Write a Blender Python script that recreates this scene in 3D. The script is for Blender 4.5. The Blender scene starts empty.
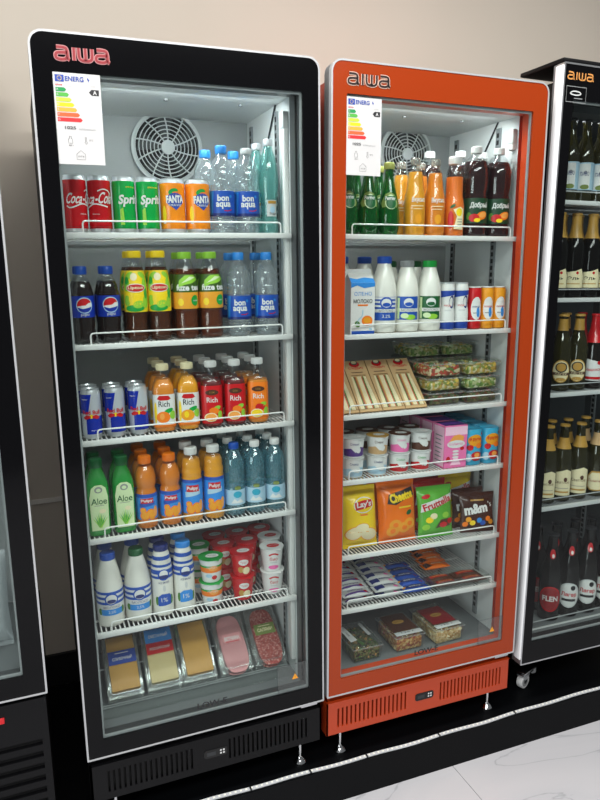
import bpy, bmesh, math, random
from mathutils import Vector, Matrix
from mathutils.geometry import tessellate_polygon
random.seed(7)
SC = bpy.context.scene
COL = SC.collection
PI = math.pi
BASE = -0.235          # top of the display platform
FLOOR = -0.36

# ------------------------------------------------------------------ materials
def lin(c):
    if isinstance(c, str):
        c = c.lstrip('#'); c = [int(c[i:i+2], 16)/255 for i in (0, 2, 4)]
    return tuple((x/12.92 if x <= .04045 else ((x+.055)/1.055)**2.4) for x in c) + (1.0,)

MATS = {}
def mat(key, color, rough=.45, metal=0.0, coat=0.0, emit=0.0, bump=None, var=None, spec=.5):
    m = bpy.data.materials.new(key); m.use_nodes = True
    nt = m.node_tree; b = nt.nodes['Principled BSDF']
    b.inputs['Base Color'].default_value = lin(color)
    b.inputs['Roughness'].default_value = rough
    b.inputs['Metallic'].default_value = metal
    b.inputs['Coat Weight'].default_value = coat
    b.inputs['Coat Roughness'].default_value = .08
    b.inputs['Specular IOR Level'].default_value = spec
    if emit:
        b.inputs['Emission Color'].default_value = lin(color); b.inputs['Emission Strength'].default_value = emit
    if bump or var:
        tc = nt.nodes.new('ShaderNodeTexCoord'); nz = nt.nodes.new('ShaderNodeTexNoise')
        nz.inputs['Scale'].default_value = (bump or var)[0]; nz.inputs['Detail'].default_value = 4
        nt.links.new(tc.outputs['Object'], nz.inputs['Vector'])
        if bump:
            bp = nt.nodes.new('ShaderNodeBump'); bp.inputs['Strength'].default_value = bump[1]; bp.inputs['Distance'].default_value = .002
            nt.links.new(nz.outputs['Fac'], bp.inputs['Height']); nt.links.new(bp.outputs['Normal'], b.inputs['Normal'])
        if var:
            rp = nt.nodes.new('ShaderNodeMix'); rp.data_type = 'RGBA'
            rp.inputs['A'].default_value = lin(color); rp.inputs['B'].default_value = lin(var[1])
            nt.links.new(nz.outputs['Fac'], rp.inputs['Factor']); nt.links.new(rp.outputs['Result'], b.inputs['Base Color'])
    MATS[key] = m
    return m

def clear(key, tint, base=.06, edge=.5, body=0.0, bodycol='#ffffff', rough=.06, bump=None):
    """thin clear sheet: tinted see-through, mirror-like towards grazing, a little milky body"""
    m = bpy.data.materials.new(key); m.use_nodes = True
    nt = m.node_tree; nt.nodes.clear()
    out = nt.nodes.new('ShaderNodeOutputMaterial')
    tr = nt.nodes.new('ShaderNodeBsdfTransparent'); tr.inputs['Color'].default_value = lin(tint)
    gl = nt.nodes.new('ShaderNodeBsdfGlossy'); gl.inputs['Roughness'].default_value = rough
    gl.inputs['Color'].default_value = (.9, .9, .9, 1)
    lw = nt.nodes.new('ShaderNodeLayerWeight'); lw.inputs['Blend'].default_value = .5
    pw = nt.nodes.new('ShaderNodeMath'); pw.operation = 'POWER'; pw.inputs[1].default_value = 3.0
    ml = nt.nodes.new('ShaderNodeMath'); ml.operation = 'MULTIPLY_ADD'; ml.inputs[1].default_value = edge; ml.inputs[2].default_value = base
    nt.links.new(lw.outputs['Facing'], pw.inputs[0]); nt.links.new(pw.outputs[0], ml.inputs[0])
    src = tr.outputs[0]
    if body:
        df = nt.nodes.new('ShaderNodeBsdfDiffuse'); df.inputs['Color'].default_value = lin(bodycol)
        mx0 = nt.nodes.new('ShaderNodeMixShader'); mx0.inputs[0].default_value = body
        nt.links.new(tr.outputs[0], mx0.inputs[1]); nt.links.new(df.outputs[0], mx0.inputs[2]); src = mx0.outputs[0]
    mx = nt.nodes.new('ShaderNodeMixShader')
    nt.links.new(ml.outputs[0], mx.inputs[0]); nt.links.new(src, mx.inputs[1]); nt.links.new(gl.outputs[0], mx.inputs[2])
    if bump:
        tc = nt.nodes.new('ShaderNodeTexCoord'); nz = nt.nodes.new('ShaderNodeTexVoronoi'); nz.inputs['Scale'].default_value = bump[0]
        bp = nt.nodes.new('ShaderNodeBump'); bp.inputs['Strength'].default_value = bump[1]; bp.inputs['Distance'].default_value = .003
        nt.links.new(tc.outputs['Object'], nz.inputs['Vector']); nt.links.new(nz.outputs['Distance'], bp.inputs['Height'])
        nt.links.new(bp.outputs['Normal'], gl.inputs['Normal']); nt.links.new(bp.outputs['Normal'], lw.inputs['Normal'])
    nt.links.new(mx.outputs[0], out.inputs['Surface'])
    MATS[key] = m
    return m

P = dict(
 white=('#dededc', .4), cream=('#e8dcb4', .4), paper=('#c6c6c6', .6), black=('#101012', .3), ink=('#1b1b1f', .5), grey=('#8b8d8e', .5), lightgrey=('#c6c8c8', .45),
 red=('#c3141c', .32), darkred=('#8e1018', .35), green=('#0c9a3c', .32), darkgreen=('#0d5a2c', .35), palegreen=('#cfe2b0', .45), lime=('#8fc63a', .4),
 blue=('#1c4fae', .35), skyblue=('#2f88d8', .4), paleblue=('#a9c9dc', .45), navy=('#16286e', .35), yellow=('#f2cf1c', .38), orange=('#ee7a17', .36),
 amber=('#e79a1e', .4), pink=('#e76aa8', .4), purple=('#51307e', .4), brown=('#4f2a18', .4), teal=('#2ba0bd', .4), gold=('#b98d3f', .35), peach=('#f0a04a', .45),
 pepsiblue=('#0d2f9a', .3), redcan=('#c0101a', .26), greencan=('#06a044', .26), orangecan=('#f08a18', .26), bluecan=('#0f2aa0', .24), flagblue=('#173f9c', .5))
for k, v in P.items(): mat(k, v[0], v[1], coat=.3 if k.endswith('can') else 0)
mat('silver', '#cfd2d6', .3, .55); mat('chrome', '#d8dadc', .12, 1.0); mat('aluminium', '#c9cbce', .32, .9); mat('trimwhite', '#b2b4b6', .32, .2)
mat('darkmetal', '#3c3e40', .4, .6); mat('spacer', '#96999b', .4)
mat('blackglass', '#09090b', .1, spec=.16); mat('orangeglass', '#94340f', .2, spec=.3)
mat('blackpaint', '#0c0c0e', .45, spec=.18); mat('orangepaint', '#ac3810', .4); mat('redpaint', '#b23a20', .42)
mat('reveal_dark', '#4a4c4e', .3, .4); mat('reveal_orange', '#c4431c', .3)
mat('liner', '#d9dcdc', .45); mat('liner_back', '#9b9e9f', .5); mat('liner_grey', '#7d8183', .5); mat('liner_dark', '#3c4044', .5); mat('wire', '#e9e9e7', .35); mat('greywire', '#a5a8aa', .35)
mat('rubber', '#0b0b0c', .6); mat('slot', '#050506', .7); mat('fanplastic', '#c3c7c7', .5); mat('fanblade', '#3e4244', .5); mat('fanhole', '#141516', .7)
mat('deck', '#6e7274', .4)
mat('lamp', '#f4f6f8', .4, emit=1.0)
mat('kraft', '#c9a679', .7, var=(60, '#bd9768')); mat('bread', '#f0e3c2', .8, var=(150, '#e2cb98')); mat('crust', '#a9743c', .8)
mat('cheese', '#e2ab52', .5, var=(40, '#d89d44')); mat('palecheese', '#eed9a0', .5, var=(40, '#e4ca8c')); mat('ham', '#e3a3a4', .5, var=(90, '#d88e92'))
mat('leaf', '#5f8f35', .6, var=(120, '#3d6b25')); mat('tomato', '#c7442a', .45); mat('corn', '#e4bf52', .5); mat('nut', '#c79a5c', .6, var=(200, '#a8743c')); mat('cashew', '#dcc08c', .6); mat('seed', '#5a5f3c', .7); mat('seeddark', '#34281e', .7); mat('meatred', '#a5493a', .55)
mat('milk', '#e2e0d8', .3, coat=.3); mat('peachjuice', '#e88a26', .35); mat('orangejuice', '#f0a01a', .35); mat('yellowjuice', '#f2a21c', .3); mat('redjuice', '#6a1a1a', .3); mat('carrotjuice', '#f0761c', .3); mat('pulp', '#ee8a12', .35, var=(180, '#dc7208'))
mat('cola', '#1c0c0a', .12); mat('sodadark', '#2a0d10', .1); mat('aloegreen', '#1f8a34', .25, coat=.4)
clear('pane', '#f2f6f5', .014, .2, rough=.02); clear('pet', '#eef3f5', .09, .6, .15, '#dfe6ea', .1, (60, .5)); clear('petsmooth', '#f6f8f8', .04, .45, .006, '#ffffff', .06)
clear('petteal', '#b4e2de', .08, .5, .26, '#86cbc4', .08); clear('petblue', '#b4dce3', .09, .5, .2, '#86c2d2', .08, (50, .4)); clear('tea', '#c07a3e', .03, .3, .5, '#64300f', .06); clear('teared', '#b8682e', .03, .3, .5, '#7d3a18', .06)
clear('greenglass', '#2fa04a', .06, .5, .42, '#0d6f2c', .05); clear('brownglass', '#4a3218', .07, .5, .5, '#1c1008', .06); clear('olive', '#6f6a2a', .07, .5, .45, '#3a3610', .06); clear('darkglass', '#2a2622', .03, .4, .8, '#0a0807', .06); clear('smoky', '#5a4c46', .08, .5, .4, '#1c1412', .06)
clear('tray', '#f8faf9', .025, .5, .012, '#ffffff', .08); clear('trayrim', '#f4f7f6', .12, .6, .10, '#ffffff', .08); clear('film', '#fafbfb', .012, .25, .0, '#ffffff', .3); clear('wrap', '#eef2f4', .12, .5, .4, '#e8ecee', .2, (40, .8)); clear('sticker', '#f2f3f3', .01, .1, .02, '#ffffff', .2)

def mixmat(key, cols, scale, rough=.5, bump=.6):
    m = mat(key, cols[0], rough); nt = m.node_tree; b = nt.nodes['Principled BSDF']
    tc = nt.nodes.new('ShaderNodeTexCoord'); v = nt.nodes.new('ShaderNodeTexVoronoi'); v.inputs['Scale'].default_value = scale
    nt.links.new(tc.outputs['Object'], v.inputs['Vector'])
    sx = nt.nodes.new('ShaderNodeSeparateColor'); nt.links.new(v.outputs['Color'], sx.inputs[0])
    r = nt.nodes.new('ShaderNodeValToRGB'); r.color_ramp.interpolation = 'CONSTANT'; n = len(cols)
    while len(r.color_ramp.elements) < n: r.color_ramp.elements.new(.5)
    for i, c in enumerate(cols): r.color_ramp.elements[i].position = i/n
    for i, c in enumerate(cols): r.color_ramp.elements[i].color = lin(c)
    nt.links.new(sx.outputs[0], r.inputs['Fac']); nt.links.new(r.outputs['Color'], b.inputs['Base Color'])
    bp = nt.nodes.new('ShaderNodeBump'); bp.inputs['Strength'].default_value = bump; bp.inputs['Distance'].default_value = .004; bp.invert = True
    nt.links.new(v.outputs['Distance'], bp.inputs['Height']); nt.links.new(bp.outputs['Normal'], b.inputs['Normal'])
mixmat('mass_red', ['#b8452c', '#d9c7a0', '#c7442a', '#8a3a20', '#e0cda4', '#5f7a35'], 110); mixmat('mass_corn', ['#c9a548', '#8f9a4a', '#d8cba2', '#a08040', '#7f8a3c'], 110); mixmat('mass_dark', ['#5a4a30', '#7a3a26', '#4a5a2c', '#8a7a50', '#3c2c1e'], 110); mixmat('mass_green', ['#7a9a4a', '#b8bf88', '#5a7a32', '#d0cfae', '#a9a45a'], 110)
mixmat('mass_seed', ['#5a5f3c', '#34281e', '#6f7a45', '#8a7a50', '#47502e'], 190); mixmat('mass_nuts', ['#c79a5c', '#a5593a', '#d8b880', '#b07a44', '#8f4a30'], 150); mixmat('mass_cashew', ['#dcc08c', '#cfae72', '#e6d2a4', '#b8935a'], 140)
mixmat('salami', ['#a23c36', '#b5524a', '#8e302c', '#d59a90', '#a8443e'], 330, .5, .15)
# ------------------------------------------------------------------ geometry helper
_txt = {}
def glyphs(s, bold=0.0):
    k = (s, bold)
    if k in _txt: return _txt[k]
    c = bpy.data.curves.new('t', 'FONT'); c.body = s; c.resolution_u = 3; c.offset = bold; c.fill_mode = 'FRONT'
    o = bpy.data.objects.new('t', c); COL.objects.link(o)
    m = o.to_mesh()
    V = [(v.co.x, v.co.y) for v in m.vertices]; F = []
    for p in m.polygons:
        a = list(p.vertices)
        for i in range(1, len(a)-1): F.append((a[0], a[i], a[i+1]))
    o.to_mesh_clear(); bpy.data.objects.remove(o); bpy.data.curves.remove(c)
    x0 = min(v[0] for v in V); x1 = max(v[0] for v in V); y0 = min(v[1] for v in V); y1 = max(v[1] for v in V)
    _txt[k] = ([((v[0]-(x0+x1)/2), (v[1]-(y0+y1)/2)) for v in V], F, x1-x0, y1-y0)
    return _txt[k]

def plane(o, ux=(1, 0, 0), uy=(0, 0, 1), n=(0, -1, 0)):
    o, ux, uy, n = Vector(o), Vector(ux), Vector(uy), Vector(n)
    return lambda u, v, h=0: tuple(o + ux*u + uy*v + n*h)

class Prof:
    """outline of a turned body: (radius, z) or (radius, z, squareness)"""
    def __init__(self, pts): self.p = [(a[0], a[1], a[2] if len(a) > 2 else 2.0) for a in pts]
    def at(self, z):
        p = self.p
        if z <= p[0][1]: return p[0][0], p[0][2]
        for a, b in zip(p, p[1:]):
            if z <= b[1]:
                t = 0 if b[1] == a[1] else (z-a[1])/(b[1]-a[1])
                return a[0]+(b[0]-a[0])*t, a[2]+(b[2]-a[2])*t
        return p[-1][0], p[-1][2]
    @staticmethod
    def sq(th, n):
        if n <= 2.001: return 1.0
        return 1.0/((abs(math.cos(th))**n + abs(math.sin(th))**n)**(1/n))
    def rad(self, th, z):
        r, n = self.at(z); return r*self.sq(th, n)
    def smap(self, rref=None):
        rr = rref or max(a[0] for a in self.p)
        def f(u, v, h=0):
            th = u/rr; r = self.rad(th, v)+h
            return (r*math.sin(th), -r*math.cos(th), v)
        return f
    def part(self, z0, z1, shrink=0.0):
        pts = [(self.at(z0)[0], z0, self.at(z0)[1])] + [q for q in self.p if z0 < q[1] < z1] + [(self.at(z1)[0], z1, self.at(z1)[1])]
        return Prof([(max(q[0]-shrink, .0005), q[1], q[2]) for q in pts])

class MB:
    def __init__(self): self.v = []; self.f = []; self.m = []; self.keys = []
    def k(self, key):
        if key not in self.keys: self.keys.append(key)
        return self.keys.index(key)
    def add(self, V, F, key):
        o = len(self.v); i = self.k(key)
        self.v += [tuple(a) for a in V]
        for f in F: self.f.append(tuple(o+j for j in f)); self.m.append(i)
        return self
    def box(self, x0, x1, y0, y1, z0, z1, key):
        V = [(x, y, z) for z in (z0, z1) for y in (y0, y1) for x in (x0, x1)]
        return self.add(V, [(0, 2, 3, 1), (4, 5, 7, 6), (0, 1, 5, 4), (2, 6, 7, 3), (0, 4, 6, 2), (1, 3, 7, 5)], key)
    def rbox(self, x0, x1, y0, y1, z0, z1, key, r=.003, seg=2):
        bm = bmesh.new(); bmesh.ops.create_cube(bm, size=1.0)
        for v in bm.verts:
            v.co = Vector(((x0+x1)/2+v.co.x*(x1-x0), (y0+y1)/2+v.co.y*(y1-y0), (z0+z1)/2+v.co.z*(z1-z0)))
        bmesh.ops.bevel(bm, geom=list(bm.edges), offset=r, segments=seg, affect='EDGES', profile=.5)
        bm.verts.index_update()
        self.add([tuple(v.co) for v in bm.verts], [tuple(v.index for v in f.verts) for f in bm.faces], key); bm.free(); return self
    def lathe(self, prof, key, seg=28, bottom=True, top=True, c=(0, 0, 0)):
        V = []; F = []; n = len(prof.p)
        for (r, z, sqn) in prof.p:
            for i in range(seg):
                th = 2*PI*i/seg; rr = r*Prof.sq(th, sqn)
                V.append((c[0]+rr*math.sin(th), c[1]-rr*math.cos(th), c[2]+z))
        for j in range(n-1):
            for i in range(seg):
                a = j*seg+i; b = j*seg+(i+1) % seg
                F.append((a, b, b+seg, a+seg))
        if bottom: F.append(tuple(range(seg-1, -1, -1)))
        if top: F.append(tuple((n-1)*seg+i for i in range(seg)))
        return self.add(V, F, key)
    def band(self, prof, z0, z1, key, h=.0005, u0=None, u1=None, rref=None, seg=28):
        """label strip hugging a turned body; u in metres round the front, None = all the way round"""
        rr = rref or max(a[0] for a in prof.p)
        t0, t1 = (-PI, PI) if u0 is None else (u0/rr, u1/rr)
        q = prof.part(z0, z1); n = max(2, int(seg*(t1-t0)/(2*PI))+1)
        V = []; F = []
        for (r, z, sn) in q.p:
            for i in range(n+1):
                th = t0+(t1-t0)*i/n; rad = r*Prof.sq(th, sn)+h
                V.append((rad*math.sin(th), -rad*math.cos(th), z))
        for j in range(len(q.p)-1):
            for i in range(n):
                a = j*(n+1)+i; F.append((a, a+1, a+n+2, a+n+1))
        return self.add(V, F, key)
    def tris(self, smap, pts, T, key, h, mx=.007):
        V = []; F = []
        def emit(a, b, c, d):
            e = [((a, b), math.dist(a, b)), ((b, c), math.dist(b, c)), ((c, a), math.dist(c, a))]
            k = max(range(3), key=lambda i: e[i][1])
            if e[k][1] > mx and d < 9:
                if k == 1: a, b, c = b, c, a
                elif k == 2: a, b, c = c, a, b
                m = ((a[0]+b[0])/2, (a[1]+b[1])/2)
                emit(a, m, c, d+1); emit(m, b, c, d+1)
            else:
                o = len(V); V.extend([smap(*a, h), smap(*b, h), smap(*c, h)]); F.append((o, o+1, o+2))
        for t in T:
            a, b, c = (pts[i] for i in t)
            if (b[0]-a[0])*(c[1]-a[1])-(b[1]-a[1])*(c[0]-a[0]) < 0: b, c = c, b
            emit(a, b, c, 0)
        return self.add(V, F, key)
    def art(self, smap, pts, key, h=.0009, mx=.007):
        T = tessellate_polygon([[Vector((p[0], p[1], 0)) for p in pts]])
        return self.tris(smap, pts, T, key, h, mx)
    def rect(self, smap, u0, u1, v0, v1, key, h=.0009, mx=.009): return self.art(smap, [(u0, v0), (u1, v0), (u1, v1), (u0, v1)], key, h, mx)
    def oval(self, smap, u, v, a, b, key, h=.0009, rot=0, n=20, mx=.007):
        cr, sr = math.cos(rot), math.sin(rot)
        return self.art(smap, [(u+a*math.cos(t)*cr-b*math.sin(t)*sr, v+a*math.cos(t)*sr+b*math.sin(t)*cr) for t in [2*PI*i/n for i in range(n)]], key, h, mx)
    def text(self, smap, s, u, v, height, key, h=.0014, width=None, bold=.0, shear=0, rot=0, mx=.007):
        V, T, w, hh = glyphs(s, bold); sy = height/hh; sx = (width/w) if width else sy
        cr, sr = math.cos(rot), math.sin(rot); pts = []
        for x, y in V:
            X, Y = x*sx+y*sy*shear, y*sy
            pts.append((u+X*cr-Y*sr, v+X*sr+Y*cr))
        return self.tris(smap, pts, T, key, h, mx)
    def ribbon(self, smap, pts, w, key, h=.0012, closed=False, smooth=0, mx=.02):
        for _ in range(smooth):
            q = [] if closed else [pts[0]]; n = len(pts)
            for i in range(n if closed else n-1):
                a, b = pts[i], pts[(i+1) % n]
                q += [(a[0]*.75+b[0]*.25, a[1]*.75+b[1]*.25), (a[0]*.25+b[0]*.75, a[1]*.25+b[1]*.75)]
            if not closed: q.append(pts[-1])
            pts = q
        n = len(pts); L = []; R = []
        for i in range(n):
            a = pts[i-1] if (i > 0 or closed) else pts[i]; b = pts[(i+1) % n] if (i < n-1 or closed) else pts[i]
            d = Vector((b[0]-a[0], b[1]-a[1]))
            if d.length < 1e-9: d = Vector((1, 0))
            d.normalize(); nx, ny = -d.y*w/2, d.x*w/2
            L.append((pts[i][0]+nx, pts[i][1]+ny)); R.append((pts[i][0]-nx, pts[i][1]-ny))
        P_ = L+R; T = []
        for i in range(n if closed else n-1):
            j = (i+1) % n; T += [(i, n+i, n+j), (i, n+j, j)]
        return self.tris(smap, P_, T, key, h, mx)
    def tube(self, pts, r, key, seg=8, closed=False):
        pts = [Vector(p) for p in pts]; n = len(pts); V = []; F = []; up = None
        for i in range(n):
            a = pts[i-1] if (i > 0 or closed) else pts[i]; b = pts[(i+1) % n] if (i < n-1 or closed) else pts[i]
            d = (b-a).normalized()
            if up is None: up = Vector((0, 0, 1)) if abs(d.z) < .9 else Vector((1, 0, 0))
            s = d.cross(up); s.normalize(); t = s.cross(d); up = t
            for k in range(seg):
                an = 2*PI*k/seg; V.append(tuple(pts[i]+s*(r*math.cos(an))+t*(r*math.sin(an))))
        for i in range(n if closed else n-1):
            j = (i+1) % n
            for k in range(seg): F.append((i*seg+k, i*seg+(k+1) % seg, j*seg+(k+1) % seg, j*seg+k))
        if not closed: F += [tuple(range(seg-1, -1, -1)), tuple((n-1)*seg+k for k in range(seg))]
        return self.add(V, F, key)
    def prism(self, poly, y0, y1, key, hole=None):
        """x,z outline pulled along y; an optional hole outline of the same point count"""
        n = len(poly)
        if hole is None:
            V = [(p[0], y0, p[1]) for p in poly]+[(p[0], y1, p[1]) for p in poly]
            F = [tuple(range(n)), tuple(range(2*n-1, n-1, -1))]+[(i+n, (i+1) % n+n, (i+1) % n, i) for i in range(n)]
        else:
            V = [(p[0], y, p[1]) for y in (y0, y1) for q in (poly, hole) for p in q]; F = []
            for i in range(n):
                j = (i+1) % n
                F += [(i, j, n+j, n+i), (2*n+i, 3*n+i, 3*n+j, 2*n+j), (i, 2*n+i, 2*n+j, j), (n+i, n+j, 3*n+j, 3*n+i)]
        return self.add(V, F, key)
    def move(self, M):
        self.v = [tuple(M @ Vector(p)) for p in self.v]; return self
    def build(self, name, parent=None, off=None, angle=38):
        me = bpy.data.meshes.new(name); me.from_pydata(self.v, [], self.f)
        for k in self.keys: me.materials.append(MATS[k])
        me.polygons.foreach_set('material_index', self.m)
        me.polygons.foreach_set('use_smooth', [True]*len(self.f))
        me.update()
        me.set_sharp_from_angle(angle=math.radians(angle))
        o = bpy.data.objects.new(name, me); COL.objects.link(o)
        if parent: o.parent = parent
        if off: o.location = off
        return o

def empty(name, loc=(0, 0, 0)):
    o = bpy.data.objects.new(name, None); o.empty_display_size = .05; o.location = loc; COL.objects.link(o); return o
def tag(o, label, cat, group=None):
    o['label'] = label; o['category'] = cat
    if group: o['group'] = group
    return o
def copy_tree(o, parent=None):
    c = o.copy(); COL.objects.link(c)
    if parent: c.parent = parent
    for ch in list(o.children): copy_tree(ch, c)
    return c
def structure(o): o['kind'] = 'structure'; return o
def rrect(x0, x1, z0, z1, r, rb=None, n=6):
    rb = r if rb is None else rb; P_ = []
    for (cx, cz, rr, a0) in ((x1-rb, z0+rb, rb, -90), (x1-r, z1-r, r, 0), (x0+r, z1-r, r, 90), (x0+rb, z0+rb, rb, 180)):
        for i in range(n+1):
            a = math.radians(a0+90*i/n); P_.append((cx+rr*math.cos(a), cz+rr*math.sin(a)))
    return P_
# ------------------------------------------------------------------ room
def room_material(key, nodes):
    m = bpy.data.materials.new(key); m.use_nodes = True; nodes(m.node_tree, m.node_tree.nodes['Principled BSDF']); MATS[key] = m
def wall_nodes(nt, b):
    tc = nt.nodes.new('ShaderNodeTexCoord'); nz = nt.nodes.new('ShaderNodeTexNoise'); nz.inputs['Scale'].default_value = 3
    mx = nt.nodes.new('ShaderNodeMix'); mx.data_type = 'RGBA'; mx.inputs['A'].default_value = lin('#cbc2b5'); mx.inputs['B'].default_value = lin('#c5bcaf')
    nt.links.new(tc.outputs['Object'], nz.inputs['Vector']); nt.links.new(nz.outputs['Fac'], mx.inputs['Factor']); nt.links.new(mx.outputs['Result'], b.inputs['Base Color'])
    b.inputs['Roughness'].default_value = .75
room_material('wallpaint', wall_nodes)
def floor_nodes(nt, b):
    tc = nt.nodes.new('ShaderNodeTexCoord'); mp = nt.nodes.new('ShaderNodeMapping'); mp.inputs['Rotation'].default_value = (0, 0, .55); mp.inputs['Scale'].default_value = (1.0, 2.2, 1)
    nt.links.new(tc.outputs['Object'], mp.inputs['Vector'])
    n1 = nt.nodes.new('ShaderNodeTexNoise'); n1.inputs['Scale'].default_value = 1.3; n1.inputs['Detail'].default_value = 6; n1.inputs['Distortion'].default_value = 1.2
    nt.links.new(mp.outputs['Vector'], n1.inputs['Vector'])
    s = nt.nodes.new('ShaderNodeMath'); s.operation = 'SUBTRACT'; s.inputs[1].default_value = .5; nt.links.new(n1.outputs['Fac'], s.inputs[0])
    a = nt.nodes.new('ShaderNodeMath'); a.operation = 'ABSOLUTE'; nt.links.new(s.outputs[0], a.inputs[0])
    r = nt.nodes.new('ShaderNodeValToRGB'); r.color_ramp.elements[0].position = 0.0; r.color_ramp.elements[0].color = lin('#a6a7ab'); r.color_ramp.elements[1].position = .007; r.color_ramp.elements[1].color = lin('#bebec2')
    e = r.color_ramp.elements.new(.2); e.color = lin('#c6c5c8')
    nt.links.new(a.outputs[0], r.inputs['Fac']); nt.links.new(r.outputs['Color'], b.inputs['Base Color'])
    b.inputs['Roughness'].default_value = .22
room_material('marble', floor_nodes)
mat('platformpaint', '#040507', .5, spec=.12); mat('base', '#08090b', .5); mat('walltrim', '#e6e2da', .4); mat('grout', '#6c6d70', .7)
mat('ledbody', '#c2c5c8', .5); mat('leddot', '#f2f2e6', .4)

structure(MB().box(-2.5, 4.5, .80, .88, FLOOR, 3.2, 'wallpaint').build('wall_back'))
fl = MB()                                            # large marble tiles, thin grout between them
xs = [-2.5, -.0285, 1.1715, 2.3715, 3.5715, 4.5]; ys = [.80, -.62, -1.82, -3.02, -4.2]
fl.box(-2.5, 4.5, -4.2, .80, FLOOR-.05, FLOOR-.0015, 'grout')
for i in range(5):
    for j in range(4): fl.box(xs[i]+.001, xs[i+1]-.001, ys[j+1]+.001, ys[j]-.001, FLOOR-.0014, FLOOR, 'marble')
structure(fl.build('floor'))
structure(MB().box(-2.5, 4.5, .785, .80, BASE, BASE+.125, 'base').build('baseboard_back'))
structure(MB().box(-2.5, 4.5, .792, .80, .490, .506, 'walltrim').build('trim_1'))

pf = MB()
pf.prism([(-2.0, FLOOR), (3.2, FLOOR), (3.2, BASE), (-2.0, BASE)], -.0, .78, 'platformpaint')
pf.v = [(x, y-(.0 if y > .1 else .004+.011*x+.006), z) for x, y, z in pf.v]
tag(pf.build('display_platform'), 'long low matte black platform the fridges stand on', 'platform')
led = MB()
cl = [(-1.2, .012), (-.4, .012), (.1, .004), (.34, 0), (.46, -.003), (.652, -.008), (.82, -.013), (.966, -.017), (1.119, -.017), (1.30, -.019), (1.491, -.018), (1.811, -.021), (2.4, -.028), (3.0, -.036)]
L = []
for (a, b) in zip(cl, cl[1:]):
    for t in range(8): L.append((a[0]+(b[0]-a[0])*t/8, a[1]+(b[1]-a[1])*t/8 + .0018*math.sin(23*(a[0]+(b[0]-a[0])*t/8))))
L.append(cl[-1]); V = []; F = []
for x, y in L:
    y += .004
    V += [(x, y-.006, BASE+.0004), (x, y-.006, BASE+.0035), (x, y+.006, BASE+.0035), (x, y+.006, BASE+.0004)]
for i in range(len(L)-1):
    for k in range(4): F.append((i*4+k, i*4+(k+1) % 4, i*4+4+(k+1) % 4, i*4+4+k))
led.add(V, F, 'ledbody')
ledo = led.build('led_strip'); tag(ledo, 'unlit white LED tape laid along the front edge of the black platform', 'LED strip')
dots = MB()
def led_y(x):
    for a, b in zip(L, L[1:]):
        if a[0] <= x <= b[0]: return a[1]+(b[1]-a[1])*(x-a[0])/(b[0]-a[0])+.004
    return 0
x = .1
while x < 2.2:
    y = led_y(x); dots.box(x-.003, x+.003, y-.0025, y+.0025, BASE+.0035, BASE+.005, 'leddot'); x += .0165
dots.build('diodes', ledo)['kind'] = 'stuff'
for x in (.46, .655, .85, 1.12, 1.43):
    cn = MB(); cn.rbox(x-.003, x+.003, led_y(x)-.0075, led_y(x)+.0075, BASE+.0004, BASE+.0055, 'darkmetal', .001, 1); cn.build('connector', ledo)

# ------------------------------------------------------------------ fridges
def logo(mb, x, z, w, h, outer, inner, y=0.0):
    s = h; kx = w/4.15; sm = plane((x, y, z), (1, 0, 0))
    A = lambda o: [[(o+.12, .93), (o+.70, .93), (o+.92, .82), (o+.92, .12), (o+1.08, .04)], [(o+.92, .55), (o+.28, .55), (o+.04, .45), (o+.04, .14), (o+.26, .05), (o+.70, .05), (o+.92, .22)]]
    paths = A(0)+[[(1.42, .97), (1.42, .02)]]+[[(1.78, .97), (1.78, .22), (2.0, .05), (2.58, .05), (2.80, .22), (2.80, .97)], [(2.29, .97), (2.29, .05)]]+A(3.05)
    for i, (wd, key, hh) in enumerate(((.32, outer, .0008), (.19, inner, .0014))):
        if key is None: continue
        for p in paths: mb.ribbon(sm, [(a*kx, b*h) for a, b in p], wd*h, key, hh, smooth=2)
mat('logopink', '#b47a7a', .4); mat('logored', '#8c1420', .4); mat('logopale', '#cfae9c', .4); mat('logodark', '#241413', .4); mat('logogold', '#c98a4a', .4)

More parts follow.
